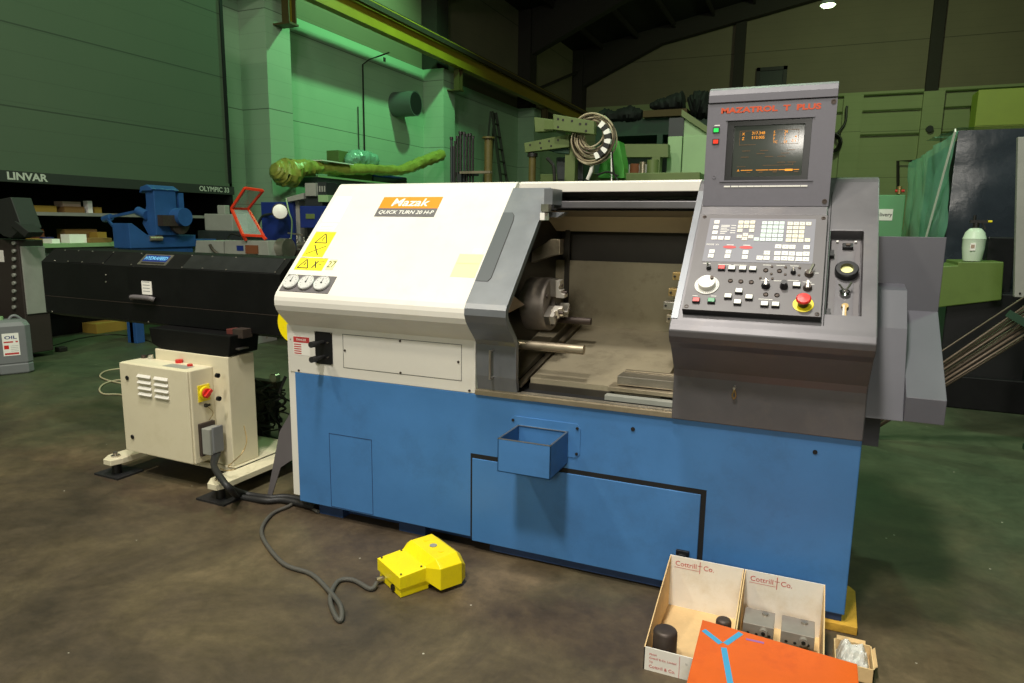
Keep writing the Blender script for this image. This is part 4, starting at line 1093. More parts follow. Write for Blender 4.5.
# crane runway beam
cr = thing('crane_rail', (-7.6, 12, 5.95), 'long yellow crane runway beam with a grey rail running along the left wall', 'crane beam')
mb = MB(); xb = -7.6; brn = mat('bracket_brown', rgb(74, 60, 26), .6)
mb.box((xb-.11, YF+.1, 6.21), (xb+.11, YB-.1, 6.25), ycrane); mb.box((xb-.012, YF+.1, 6.25), (xb+.012, YB-.1, 6.75), ycrane); mb.box((xb-.13, YF+.1, 6.75), (xb+.13, YB-.1, 6.79), ycrane)
mb.build('beam', cr)
mb = MB(); mb.box((xb-.04, YF+.1, 6.79), (xb+.04, YB-.1, 6.86), steel_col); mb.box((xb+.13, YF+.1, 6.62), (xb+.18, YB-.1, 6.74), dsteel); mb.build('rail', cr)
for k in range(-1, 3):
    y = 8.72+k*7.42+.36
    mb = MB(); mb.box((-7.78, y-.12, 5.62), (-7.60, y-.09, 6.21), brn); mb.box((-7.78, y+.09, 5.62), (-7.60, y+.12, 6.21), brn); mb.box((-7.75, y-.09, 5.62), (-7.70, y+.09, 6.21), ycrane)
    mb.box((-7.999, y-.14, 5.58), (-7.57, y+.14, 5.62), brn); mb.build('bracket', cr)
for k in range(-8, 30, 3):
    pass
# duct stub, conduit on the left wall
mb = MB(); c0 = at(0, -8.0, 416, 103.5); rd = (at(0, -8.0, 416, 91).z-at(0, -8.0, 416, 116).z)/2
mb.cyl((XW+.002, c0.y, c0.z), (-8.0, c0.y, c0.z), rd, mat('grey_duct', rgb(92, 100, 96), .5, metal=.2), 32)
mb.cyl((-7.9999, c0.y, c0.z), (-7.999, c0.y, c0.z), rd-.03, darkv, 32)
mb.build('duct_stub', top=('round grey duct stub sticking out of the left wall', 'duct'))
mb = MB(); c1 = at(0, XW+.03, 361.5, 60)
mb.tube([(XW+.03, c1.y+.05, 2.6), (XW+.03, c1.y+.05, 5.7), (XW+.2, c1.y+.1, 5.82), (-8.0, c1.y+.3, 6.0)], .02, ink, 6, sub=1)
mb.tube([(XW+.03, c1.y-.2, 2.6), (XW+.03, c1.y-.2, 4.6)], .013, ink, 6, sub=1)
mb.build('wall_conduit', top=('thin black electrical conduit running up the left wall to the crane beam', 'conduit'))

# ================================================================ STORAGE CAROUSEL (left)
sc = thing('storage_carousel', (-7.3, 3.2, 0), 'tall green-grey vertical storage carousel with a lettered name strip and open shelf bay', 'storage unit')
XC = -6.6; Y0c, Y1c = -1.0, at(0, XC, 231, 180).y
zs1 = at(0, XC, 120, 178).z; zs0 = at(0, XC, 120, 190).z
zs1 = (at(0, XC, 5, 170).z+at(0, XC, 225, 183).z)/2; zs0 = (at(0, XC, 5, 185).z+at(0, XC, 225, 192).z)/2
mb = MB(); mb.box((-7.95, Y0c, zs1), (XC, Y1c-.06, 5.4), board_m); mb.build('upper_panel', sc)
mb = MB(); mb.box((-7.95, Y1c-.06, 0), (XC+.02, Y1c, 5.4), black); mb.box((-7.98, Y0c, .4), (-7.95, Y1c, 5.4), blackm)
mb.build('side_frame', sc)
strip_m = mat('name_strip_paint', rgb(44, 48, 44), .5)
mb = MB(); mb.box((XC-.1, Y0c, zs0), (XC+.04, Y1c+.02, zs1-.03), strip_m); mb.box((XC-.05, Y0c, zs1-.03), (XC+.02, Y1c, zs1+.02), board_m)
zc_ = (zs0+zs1-.03)/2; SMx = lambda y: frame((XC+.041, y, zc_), (0, 1, 0), (0, 0, 1))
wl = mat('white_lettering', rgb(180, 184, 172), .5)
ya, yb_ = at(0, XC+.04, 5, 180).y, at(0, XC+.04, 49, 180).y
mb.text('LINVAR', .125, SMx((ya+yb_)/2), wl, sx=1.15, bold=.004)
ya, yb_ = at(0, XC+.04, 200, 186).y, at(0, XC+.04, 233, 186).y
mb.text('OLYMPIC 33', .11, SMx(ya-.02), wl, align='LEFT', sx=1.05, bold=.002)
mb.build('name_strip', sc)
zsh = at(0, XC-.25, 90, 213).z; zcn = at(0, XC, 90, 243).z
mb = MB(); mb.box((-7.9, Y0c, zsh-.045), (XC-.22, Y1c-.06, zsh), lgrey); mb.build('shelf', sc, label='pale shelf edge')
mb = MB(); mb.box((-7.9, Y0c, zcn-.05), (XC+.03, Y1c-.06, zcn), lgreen); mb.build('counter', sc)
mb = MB(); mb.box((-7.9, Y0c, .55), (XC-.1, Y1c-.06, zcn-.05), lgrey); mb.box((-7.9, Y0c, 0), (-7.0, Y1c-.06, .55), blackm); mb.build('lower_body', sc)
def sbox(x0, y0, x1, y1, z, m, lab, dx=-.3, d=.18, name='cardboard_box', cat='box', grp=None, rot=0):
    X = XC+dx; Y0 = at(0, X, x0, y1).y; Y1 = at(0, X, x1, y1).y; h = (y1-y0)/(687/8.9)
    t = MB(); t.box((X-d, Y0, z+.001), (X, Y1, z+h), m); t.box((X-d*.52, Y0, z+h), (X-d*.48, Y1, z+h+.001), card if m != card else lgrey)
    return t.build(name, bevel=.002, top=(lab, cat, grp))
mustard = mat('mustard_card', rgb(150, 122, 44), .8); pinkish = mat('pinkish_card', rgb(166, 142, 124), .8); brownc = mat('brown_card', rgb(130, 98, 52), .8)
rust = mat('rust_card', rgb(110, 62, 30), .8); tealp = mat('teal_plastic', rgb(40, 150, 110), .4)
sbox(25, 206.5, 57, 213, zsh, mustard, 'long mustard open tray on the upper shelf of the storage unit, at its left')
sbox(65, 206.5, 85, 213, zsh, brownc, 'light brown box on the upper shelf below a pinkish box', dx=-.3)
o = sbox(63, 201, 81, 206.5, zsh+.079, pinkish, 'pinkish box stacked on a light brown box, upper shelf of the storage unit', dx=-.32)
sbox(88.5, 200, 93, 213, zsh, lpale, 'narrow white upright box on the upper shelf of the storage unit', d=.1)
sbox(95.5, 206.5, 102, 213, zsh, mustard, 'small yellow box at the right end of the upper shelf', d=.1)
for (a, b, c_, d_, m, lab, dx) in ((70, 234, 87, 243, lpale, 'white carton standing on the storage unit counter', -.1), (66, 228, 98, 242, brownc, 'wide flat brown carton on the counter behind a white carton', -.45),
        (36, 227, 45, 241, rust, 'rust brown box on the counter near the tilted dark hopper', -.45), (98, 229, 107, 240, mustard, 'yellow packet on the counter beside the blue grinder', -.25),
        (47, 232, 54, 238, bluebox, 'small dark blue packet on the counter', -.3), (90, 238, 112, 243, brownc, 'low brown tray on the counter beside the blue grinder', -.05), (35, 237, 43, 242, mustard, 'tiny mustard packet at the left of the counter', -.1),
        (52, 237.5, 60, 242, lpale, 'small crumpled white packet on the counter', -.08), (24, 238, 33, 242, lgreen, 'pale green rag bundle at the left counter end', -.05)):
    sbox(a, b, c_, d_, zcn, m, lab, dx=dx)
for px0, px1, y0, m, lab in ((68, 92, 321, rust, 'brown wooden pallet piece on the floor under the bar feeder'), (97, 126, 322, mustard, 'pale yellow flat carton on the floor under the bar feeder'), (33, 60, 317, dsteel, 'dark grey box on the floor behind the jerrycan')):
    X = -6.2; a = at(2, 0, px0, 334); b = at(2, 0, px1, 331)
    mb = MB(); mb.box((a.x-.3, a.y, 0), (a.x, a.y+max(.5, b.y-a.y), .14 if m != dsteel else .22), m)
    if m == rust:
        for k in range(3): mb.box((a.x-.32, a.y+.02+k*.2, .14), (a.x+.02, a.y+.12+k*.2, .16), wood_y)
    mb.build('floor_box' if m != rust else 'pallet', bevel=.003, top=(lab, 'pallet' if m == rust else 'box'))

# dark sheet metal machine with tilted hopper, far left
hp = thing('hopper_machine', (-6.0, 2.6, 0), 'dark machine with a tilted hopper and a riveted edge, at the left picture edge', 'machine')
YH = 2.1
b = at(1, YH, 23, 280); yk = at(0, b.x, 47, 280).y; zt0 = at(0, b.x, 40, 246).z; zb0 = at(0, b.x, 40, 313).z
mb = MB(); mb.box((b.x, YH+.0, zb0), (b.x+.02, yk, zt0), lgrey)
mb.build('grey_cover', hp, .006)
mb = MB(); c_ = at(1, YH, 20, 240); mb.box((-6.45, YH-.02, .06), (b.x, yk, c_.z), mat('dark_brown_casing', rgb(46, 38, 34), .6)); mb.box((b.x-.2, YH+.4, 0), (b.x-.1, YH+.5, .06), ink)
mb.box((-6.4, YH, 0), (-6.2, YH+.4, .06), ink)
mb.build('casing', hp, .01)
mb = MB()
for k in range(9): p = at(1, YH-.02, 15.5, 243+k*8); mb.cyl((p.x, YH-.05, p.z), (p.x, YH-.02, p.z), .022, lgrey, 8)
mb.build_each('rivet', hp)
hop_m = mat('hopper_grey', rgb(34, 36, 34), .6)
P = lambda x, y: (at(1, YH, x, y).x, at(1, YH, x, y).z)
mb = MB(); mb.prism([P(-12, 212), P(-4, 202), P(20, 197.5), P(26, 214), P(31, 228), P(20, 238), P(13, 236), P(-6, 222)], 'y', YH-.1, YH+.12, hop_m)
mb.prism([P(26, 221), P(40, 232), P(36, 237), P(22, 226)], 'y', YH-.12, YH+.05, hop_m)
mb.build('hopper', hp, .006)
mb = MB(); a = at(1, YH-.03, -4, 250); b = at(1, YH-.03, 3.5, 262); mb.box((a.x, YH-.024, b.z), (b.x, YH-.02, a.z), paper); mb.build('notice_label', hp)

# ================================================================ BLUE TOOL GRINDER
YG = 3.3
G = lambda x, y, dy=0: at(1, YG+dy, x, y)
gr = thing('tool_grinder', (-5.0, YG+.3, 0), 'blue painted tool grinder with a tall wheel head behind the black bar feeder', 'grinder')
def gp2(l): return [(G(x, y).x, G(x, y).z) for x, y in l]
xl, xm = G(113, 235).x, G(129.5, 235).x; zb = G(120, 248).z; zt1 = G(118, 223.2).z
yA = at(0, xm, 148, 234.3).y; yB = at(0, xm, 196, 243).y; zt2 = at(0, xm, 160, 235.2).z
mb = MB(); mb.prism([(YG, zb), (YG, zt1), (YG+.05, zt1), (yA, zt2), (yB, zt2), (yB, zb)], 'x', xl, xm, mblue)
mb.box((xl+.1, yB, zb+.02), (xm+.02, yB+.35, zt2-.06), mblue); mb.build('bed', gr, .006)
hx0 = at(1, yA+.1, 146, 205).x; hx1 = at(1, yA+.1, 154.5, 205).x; hy0 = yA+.1; hy1 = at(0, hx1, 176.5, 205).y
hz1 = at(1, hy0, 150, 188.5).z
mb = MB(); mb.box((hx0, hy0, zt2), (hx1, hy1, hz1), mblue)
mb.prism([(hx0-.06, hz1-.06), (hx0-.04, hz1+.02), ((hx0+hx1)/2, hz1+.05), (hx1+.02, hz1-.005), (hx1, hz1-.03), (hx0, hz1-.03)], 'y', hy0-.04, hy1+.04, mblue)
mb.prism([(hx0-.12, zt2+.15), (hx0, zt2+.45), (hx0, zt2+.0), (hx0-.02, zt2)], 'y', hy0+.02, hy1-.1, mblue); mb.build('wheel_head', gr, .008)
WX = lambda x, y: at(0, hx1+.10, x, y)
c_ = WX(182, 217)
mb = MB(); mb.cyl((hx1, c_.y, c_.z), (hx1+.16, c_.y, c_.z), .12, mblue, 26); mb.cyl((hx1+.02, c_.y, c_.z-.08), (hx1+.07, c_.y, c_.z-.08), .15, dsteel, 30); mb.box((hx1, WX(163, 220).y, WX(163, 226).z), (hx1+.1, WX(178, 220).y, WX(163, 215).z), dsteel)
mb.build('grinding_wheel', gr)
mb = MB(); mb.bar(at(1, hy0, 108, 217.5), at(1, hy0, 139, 211), .035, .035, mblue); q = at(1, hy0, 107, 218.5); mb.cyl(q-Vector((.06, 0, .01)), q+Vector((.08, 0, .02)), .045, mblue, 12); mb.bar(q, at(1, hy0-.1, 113, 226), .03, .03, mblue); mb.cyl(at(1, hy0, 138, 211), at(1, hy0, 147, 215), .06, mblue, 12)
mb.build('swing_arm', gr)
mb = MB(); q = at(0, hx1, 182, 200); mb.box((hx1-.1, hy1+.06, zt2+.3), (hx1-.02, hy1+.14, at(0, hx1, 182, 193).z), mblue); q = at(0, xm+.02, 156, 238.5); mb.cyl((xm, q.y-.08, q.z), (xm+.03, q.y+.08, q.z), .035, steel_br, 12); mb.box((hx1-.1, hy1, zt2+.3), (hx1-.02, hy1+.14, zt2+.36), mblue)
mb.build_each('fitting', gr)
mb = MB(); mb.box((xl+.03, YG+.03, .5), (xm-.03, yB-.03, zb), mblue)
for x in (xl+.05, xm-.2):
    for y in (YG+.05, yB-.2): mb.box((x, y, 0), (x+.12, y+.12, .5), mblue)
mb.build('stand', gr, .005)

# ================================================================ GREY BENCH LATHE AND THINGS ROUND IT
YL = 3.9
Lp = lambda x, y, dy=0: at(1, YL+dy, x, y)
def lp2(l): return [(Lp(x, y).x, Lp(x, y).z) for x, y in l]
ll = thing('engine_lathe', (-4.1, YL+.3, 0), 'light grey manual lathe with steel chuck behind the bar feeder, below the orange guard', 'lathe')
mb = MB(); mb.prism(lp2([(194, 262), (196, 240.5), (223, 241), (223.5, 262)]), 'y', YL, YL+.5, lgrey); mb.prism(lp2([(223.5, 262), (223.5, 240.5), (266, 241), (269, 262)]), 'y', YL+.02, YL+.5, lgrey)
a, b = Lp(194, 258), Lp(330, 262)
mb.box((a.x, YL+.05, 0), (a.x+.9, YL+.5, a.z), lgrey); mb.box((a.x+.9, YL+.1, .7), (b.x+.3, YL+.45, 1.05), ltable); mb.box((b.x-.3, YL+.05, 0), (b.x+.3, YL+.5, .7), lgrey)
mb.build('headstock', ll, .006)
mb = MB(); a, b = Lp(235.5, 245.5), Lp(242.5, 251); mb.box((a.x, YL-.003+.02, b.z), (b.x, YL+.02, a.z), bluebox); a, b = Lp(245, 245), Lp(257.5, 254); mb.box((a.x, YL+.0, b.z), (b.x, YL+.02, a.z), rust)
mb.tube([Lp(210, 245, -.03), Lp(213, 250, -.06), Lp(218, 254, -.05)], .02, dsteel, 7); mb.build_each('control', ll)
mb = MB(); c_ = Lp(272, 249); mb.cyl((c_.x-.08, YL+.25, c_.z), (c_.x+.05, YL+.25, c_.z), .13, steel, 30); mb.build('chuck', ll)
og = thing('chip_guard', (Lp(250, 237).x, YL, Lp(250, 241).z), 'folded orange-red framed clear chip guard standing on the grey lathe', 'machine guard')
def gframe(q, dys, nm):
    V = [Lp(x, y, dy) for (x, y), dy in zip(q, dys)]
    m_ = MB()
    for i in range(4): m_.bar(V[i], V[(i+1) % 4], .028, .028, orange_g, up=(0, 1, .1))
    f = m_.build(nm, og)
    g2 = MB(); c = sum(V, Vector())/4; N_ = (V[1]-V[0]).cross(V[2]-V[1]).normalized()*.002
    VV = [c+(v-c)*.93 for v in V]; k = [v+N_ for v in VV]+[v-N_ for v in VV]
    g2.add(k, [(0, 1, 2, 3), (7, 6, 5, 4), (0, 4, 5, 1), (1, 5, 6, 2), (2, 6, 7, 3), (3, 7, 4, 0)], clearp); g2.build('pane', f)
gframe([(245, 188), (263, 190.5), (248, 209), (231.5, 208.5)], (-.05, .15, .2, 0), 'upper_frame')
gframe([(231.5, 208.5), (248, 209), (263.5, 236), (243, 235)], (0, .2, .15, -.05), 'lower_frame')
mb = MB(); mb.bar(Lp(243, 235, -.05), Lp(246, 240.3, 0), .03, .03, orange_g); mb.bar(Lp(262, 235, .1), Lp(266, 239.5, .1), .03, .03, orange_g); mb.tube([Lp(240, 236, 0), Lp(232, 234, 0), Lp(228, 237.5, .05)], .015, ink, 6); mb.build_each('hinge_foot', og)
wb = MB(); a, b = Lp(205, 230.5, .9), Lp(232, 214, .9)
wb.box((a.x, YL+.9, a.z), (b.x, YL+1.2, b.z), lgrey); c1_, c2_ = Lp(212, 214, .9), Lp(219, 205, .9); wb.box((c1_.x, YL+1.0, c1_.z), (c2_.x, YL+1.1, c2_.z), lgrey)
wb.box((a.x-.1, YL+.85, 0), (b.x+.2, YL+1.3, a.z-.001), ltable)
wb.build('grey_cabinet_unit', bevel=.01, top=('pale grey machine head on a dark bench between blue grinder and orange guard', 'machine'))
# navy machines with lamp
YN = 4.6
Np = lambda x, y, dy=0: at(1, YN+dy, x, y)
nv = thing('milling_machine', (Np(295, 240).x, YN+.3, 0), 'navy blue and grey milling machine standing behind the cream headstock cover', 'milling machine')
mb = MB(); boxy(262, 202, 294, 262, YN, .4, bluebox, mb); boxy(300, 206, 332, 228, YN-.1, .4, bluebox, mb); mb.build('blue_casing', nv, .008)
mb = MB(); boxy(294, 200, 300, 262, YN+.05, .2, lgrey, mb); a, b = Np(290, 262), Np(335, 228); mb.box((a.x-.5, YN+.06, 0), (b.x+.2, YN+.5, a.z), ltable); mb.box((a.x, YN+.2, a.z), (b.x, YN+.5, b.z), ltable)
mb.build('column', nv, .006)
mb = MB(); boxy(305, 183, 315.5, 196, YN-.05, .3, lgrey, mb); mb.prism([(Np(x, y).x, Np(x, y).z) for x, y in ((288, 198), (306, 193), (306, 199), (291, 202))], 'y', YN-.05, YN+.2, lgrey); boxy(305, 196, 322, 206, YN+.0, .3, ltable, mb)
boxy(315.5, 182, 326, 195, YN, .25, ltable, mb)
for k in range(4): boxy(316.5+k*2.4, 186, 317.8+k*2.4, 192, YN-.01, .01, lgrey, mb)
boxy(318, 195, 328, 202, YN-.02, .2, lgreen, mb)
a, b = Np(311, 214), Np(320, 219); mb.box((a.x, YN-.11, b.z), (b.x, YN-.1, a.z), ogreen)
mb.build('head', nv, .004)
mb = MB()
for px in (290, 297, 304, 309): p = Np(px, 236+(px % 3), -.15); mb.cyl((p.x, p.y, p.z-.18), (p.x, p.y, p.z), .014, steel, 8)
mb.bar(Np(288, 233, -.15), Np(303, 235, -.15), .02, .02, steel); mb.cyl(Np(300, 245, -.15), Np(312, 245, -.15), .05, steel, 14); mb.box((Np(285, 250).x, YN-.22, Np(285, 262).z), (Np(320, 250).x, YN-.08, Np(285, 249).z), dsteel)
mb.build('vice_and_levers', nv, .002)
lm = thing('machine_lamp', (Np(278, 236).x, YN-.2, Np(278, 238).z), 'round work lamp with pale glass in front of the navy casing', 'lamp')
c_ = Np(280, 211.5, -.3); mb = MB(); Dv = Vector((.65, -.76, -.05)).normalized(); M = frame(c_, Dv.cross(Vector((0, 0, 1))), (0, 0, 1)); 
if (M.to_3x3() @ Vector((0, 0, 1))).dot(Dv) < 0: M = M @ Matrix.Rotation(math.pi, 4, 'X')
mb.lathe([(.055, -.22), (.075, -.16), (.105, -.03), (.105, 0), (.095, .002)], M, ink, 26); mb.build('lamp_housing', lm)
mb = MB(); mb.lathe([(.094, .001), (.06, .014), (.001, .018)], M, lpale, 26); mb.build('glass', lm)
mb = MB(); mb.tube([c_-Dv*.2, Np(271, 214, -.1), Np(263, 216, 0), Np(258, 225, 0), Np(257, 238, 0)], .018, ltable, 7); mb.build('arm', lm)
mb = MB(); mb.tube([Np(286, 198, -.35), Np(289, 212, -.36), Np(292, 222, -.3), Np(291, 240, -.2)], .009, lgreen, 6); mb.build('hanging_cable', top=('thin pale cable hanging beside the round work lamp', 'cable'))

# ================================================================ RACK ALONG THE LEFT WALL
XK = -7.5
Kp = lambda x, y, dx=0: at(0, XK+dx, x, y)
zr = Kp(330, 176.5).z
rk = thing('wall_rack', (XK-.3, Kp(370, 175).y, 0), 'dark steel storage rack along the left wall, under the wrapped yellow-green roll', 'rack')
y0, y1 = Kp(318, 175).y, Kp(440, 175).y
mb = MB(); mb.box((XK-.9, y0, zr-.04), (XK, y1, zr), lgreen); mb.box((XK-.9, y0, zr-.22), (XK-.02, y1, zr-.04), ltable); mb.build('top_shelf', rk)
mb = MB(); mb.box((XK-.9, y0, 1.0), (XK-.05, y1, 1.05), ltable); mb.build('lower_shelf', rk)
for y in (y0+.03, (y0+y1)/2, y1-.1):
    for x in (XK-.88, XK-.1): mb = MB(); mb.box((x, y, 0), (x+.07, y+.07, zr-.22), ltable); mb.build('post', rk)
for (pa, pb, m, lab, nm) in (((415, 171), (428, 180), tealp, 'small green bin on the lower part of the rack end', 'plastic_bin'), ((432, 170), (446, 180), ltable, 'dark box at the far end of the rack', 'rack_box')):
    pass
def rtube(pts, rad, m, name, top, sc=1.0):
    P = [Vector(p) for p in pts]; Q = [P[0]]+P+[P[-1]]; Rr = [rad[0]]+list(rad)+[rad[-1]]; out = []; rr = []
    for i in range(1, len(Q)-2):
        for j in range(8):
            t = j/8; a, b, c, d = Q[i-1], Q[i], Q[i+1], Q[i+2]
            out.append(0.5*((2*b)+(c-a)*t+(2*a-5*b+4*c-d)*t*t+(3*b-a-3*c+d)*t**3)); rr.append(Rr[i]*(1-t)+Rr[i+1]*t)
    out.append(P[-1]); rr.append(rad[-1]); n = 14; mb = MB(); k = mb.mi(m); rings = []
    for i, p in enumerate(out):
        d = (out[min(i+1, len(out)-1)]-out[max(i-1, 0)]).normalized(); a = Vector((0, 0, 1))-d*d.z; a.normalize(); b = d.cross(a)
        rings.append([mb.bm.verts.new(p+(a*math.cos(2*math.pi*j/n)*sc+b*math.sin(2*math.pi*j/n))*rr[i]*random.uniform(.80, 1.12)) for j in range(n)])
    for A_, B_ in zip(rings, rings[1:]):
        for j in range(n):
            q = mb.bm.faces.new([A_[j], A_[(j+1) % n], B_[(j+1) % n], B_[j]]); q.material_index = k; q.smooth = True
    for c in (rings[0], rings[-1]): mb.bm.faces.new(c).material_index = k
    return mb.build(name, top=top)
rtube([Kp(274, 168, .05), Kp(279, 171, .05), Kp(288, 173, .05), Kp(298, 169, 0), Kp(310, 168, -.1), Kp(322, 167.5, -.15)], (.10, .23, .30, .20, .17, .11), wrap_g, 'plastic_bundle', ('baggy yellow-green plastic wrapped bundle end hanging before the concrete pillar', 'wrapped bundle'))
rtube([Kp(319, 168.5, -.15), Kp(340, 169.5, -.15), Kp(370, 169.5, -.15), Kp(400, 170, -.15), Kp(420, 163, -.15), Kp(441, 155, -.15)], (.11, .13, .13, .14, .16, .17), wrap_g, 'wrapped_roll', ('long yellow-green wrapped roll lying bent along the top of the wall rack', 'wrapped roll'))
zt = zr+.27
mb = MB(); p = Kp(337, 163, -.55); q = Kp(371, 163, -.55); mb.box((XK-.85, p.y, zr), (XK-.5, q.y, Kp(350, 152, -.5).z), ogreen); mb.build('rack_box', bevel=.01, top=('long olive box on top of the wall rack behind the wrapped roll', 'box'))
random.seed(11)
rtube([Kp(347, 162, -.35), Kp(353, 158.5, -.35), Kp(363, 158.5, -.35), Kp(373, 160, -.35), Kp(377, 164, -.35)], (.06, .20, .20, .17, .07), mat('clear_film', rgb(150, 200, 180), .2, alpha=.7, bump=.8, bscale=9), 'plastic_film', ('crumpled clear plastic film bundle on the rack before the olive box', 'plastic film'))
mb = MB(); a = Kp(313, 160, -.2); b = Kp(345, 162, -.2); mb.box((XK-.45, a.y, a.z-.02), (XK+.05, b.y, a.z), lpale); mb.build('board_sheet', top=('thin pale board lying on the wrapped bundle, on the rack', 'board'))
mb = MB(); a = Kp(375, 164.5, -.4); mb.tube([(XK-.5, a.y, zr+.2), (XK-.5, a.y+1.6, zr+.2)], .05, bluebox, 8, sub=1); mb.box((XK-.55, a.y, zr), (XK-.45, a.y+1.6, zr+.16), ltable); mb.build('blue_tube', top=('thin dark blue tube behind the wrapped roll on the rack', 'tube'))
# ================================================================ MID GROUND BEHIND THE LATHE
YM = 4.6
Mp = lambda x, y, dy=0: at(1, YM+dy, x, y)
def mprism(mb, l, d, m, dy=0): return mb.prism([(Mp(x, y, dy).x, Mp(x, y, dy).z) for x, y in l], 'y', YM+dy, YM+dy+d, m)
# rack of black studding
sr = thing('bar_rack', (Mp(463, 180).x, YM, 0), 'steel stand holding upright black bars behind the cream headstock', 'bar rack')
mb = MB(); a = Mp(463, 174); b = Mp(492, 171); mb.box((a.x-.02, YM-.05, a.z), (b.x, YM+.02, b.z), steel_br); mb.box((a.x-.05, YM-.05, 0), (a.x, YM+.1, a.z), ltable); mb.box((Mp(446, 180).x, YM-.1, 0), (b.x-.15, YM+.2, .08), ltable)
mb.box((Mp(448, 170).x, YM+.06, Mp(448, 176).z), (Mp(476, 170).x, YM+.08, Mp(448, 172).z), ltable)
mb.build('stand', sr)
for i, (px, py, r) in enumerate(((451.5, 137, .017), (455, 141, .012), (457.5, 136, .015), (460.5, 131.5, .018), (464, 132, .016), (467, 134, .014), (470, 133.5, .016), (473, 136, .014), (453.5, 146, .010))):
    p = Mp(px, py, .03); mb = MB(); mb.cyl((p.x, YM+.03, .08), (p.x, YM+.03, p.z), r, ink if i % 4 else ltable, 10); mb.cyl((p.x, YM+.03, p.z-.03), (p.x, YM+.03, p.z), r*1.4, ink, 8)
    mb.build('steel_bar', top=('upright black threaded bar standing in the steel stand', 'bar', 'upright bars in the stand'))
mb = MB(); p = Mp(488.5, 137, .3); mb.cyl((p.x, YM+.3, 0), (p.x, YM+.3, p.z), .05, ybrown, 20); mb.cyl((p.x, YM+.3, p.z-.02), (p.x, YM+.3, p.z), .075, ybrown, 20); mb.cyl((p.x, YM+.3, 0), (p.x, YM+.3, .03), .12, ybrown, 20)
mb.build('yellow_post', top=('rusty yellow round post beside the black upright bars', 'post'))
# perforated green frame with the coil on it
gf = thing('drilled_beam_stand', (Mp(575, 150).x, YM, 0), 'light olive green drilled beam frame on a post, carrying a coil of hoses', 'steel frame')
mb = MB()
mprism(mb, [(553, 114), (594, 121), (594, 134.5), (553, 129.5)], .10, ogreen); mprism(mb, [(534, 117), (553, 119.5), (553, 131), (535, 132)], .12, ogreen, .3)
mprism(mb, [(524, 143), (569, 134), (569, 147), (525, 152.5)], .10, ogreen, .15)
mprism(mb, [(543, 149), (569, 147), (569, 154), (556, 153)], .08, dgreen, .2)
mb.build('beam', gf, .006)
mb = MB()
for x, y in ((558, 119), (563, 120), (558, 127), (572, 121), (580, 124), (586, 124), (586, 131)): p = Mp(x, y, -.002); mb.cyl((p.x, YM-.003, p.z), (p.x, YM, p.z), .014, ink, 10)
for x, y in ((530, 145), (540, 143), (549, 141), (558, 140), (541, 148), (551, 146)): p = Mp(x, y, .147); mb.cyl((p.x, YM+.147, p.z), (p.x, YM+.15, p.z), .012, ink, 10)
mb.build_each('drilled_hole', gf)
mb = MB(); p = Mp(532.5, 155, .2); mb.cyl((p.x, YM+.2, 0), (p.x, YM+.2, p.z), .042, ybrown, 18); mb.cyl((p.x, YM+.2, p.z-.02), (p.x, YM+.2, p.z+.02), .06, ink, 16)
q = Mp(563, 150, .2); mb.box((q.x+.02, YM+.22, 0), (q.x+.14, YM+.34, Mp(563, 130, .2).z), ogreen); mb.bar((p.x, YM+.25, .05), (q.x+.1, YM+.25, .05), .12, .1, ogreen)
mb.bar((q.x+.08, YM+.28, Mp(563, 125, .2).z), (Mp(545, 125, .3).x, YM+.32, Mp(545, 125, .3).z), .08, .1, ogreen)
mb.build('post', gf)
co = thing('hose_coil', tuple(Mp(593, 165, .15)), 'big coil of tan hoses tied with black and white tape, hung on the green beam', 'hose coil')
c_ = Mp(594, 140.5, .19); random.seed(21)
mb = MB()
for k in range(24):
    r0 = .275-.0065*k+random.uniform(-.014, .014); ox, oz = random.uniform(-.02, .02), random.uniform(-.02, .02)+.002*k; pts = []
    for j in range(25):
        a = 2*math.pi*j/24+k; pts.append((c_.x+ox+r0*.93*math.cos(a), c_.y+.05*math.sin(a*2+k)+(k % 5)*.022-.06, c_.z+oz+r0*math.sin(a)))
    mb.tube(pts, .0095, hose_m if k % 3 else rod_m, 6, sub=2)
mb.build('hose', co, label='tan hose loops')
mb = MB()
for j in range(9):
    a = math.radians(60-j*15); r0 = .19
    p0_ = Vector((c_.x+r0*math.cos(a), c_.y-.09, c_.z+r0*math.sin(a))); a2 = math.radians(60-(j+1)*15)
    p1_ = Vector((c_.x+r0*math.cos(a2), c_.y-.09, c_.z+r0*math.sin(a2))); mb.bar(p0_, p1_, .07, .06, stripe_d if j % 2 else lpale, up=(0, 1, 0))
mb.tube([Vector((c_.x+.0, c_.y-.02, c_.z-.25)), Vector((c_.x-.02, c_.y-.02, c_.z-.34)), Vector((c_.x-.06, c_.y, c_.z-.42))], .022, lpale, 8)
mb.cyl((c_.x-.12, c_.y, c_.z+.235), (c_.x-.02, c_.y, c_.z+.265), .016, lpale, 8)
mb.build('tape', co, label='black and white striped tape')
mb = MB(); mb.tube([Mp(612, 151, -.1), Mp(613.5, 170, -.1), Mp(618, 181, -.1), Mp(628, 188, -.1)], .011, ink, 6); mb.tube([Mp(597, 175, -.1), Mp(608, 172, -.1), Mp(618, 176, -.1)], .011, ink, 6); mb.tube([Mp(611.5, 152, -.05), Mp(611.5, 190, -.05)], .008, lpale, 5, sub=1)
mb.build('hanging_cable', top=('black and white cables hanging down below the hose coil', 'cable'))
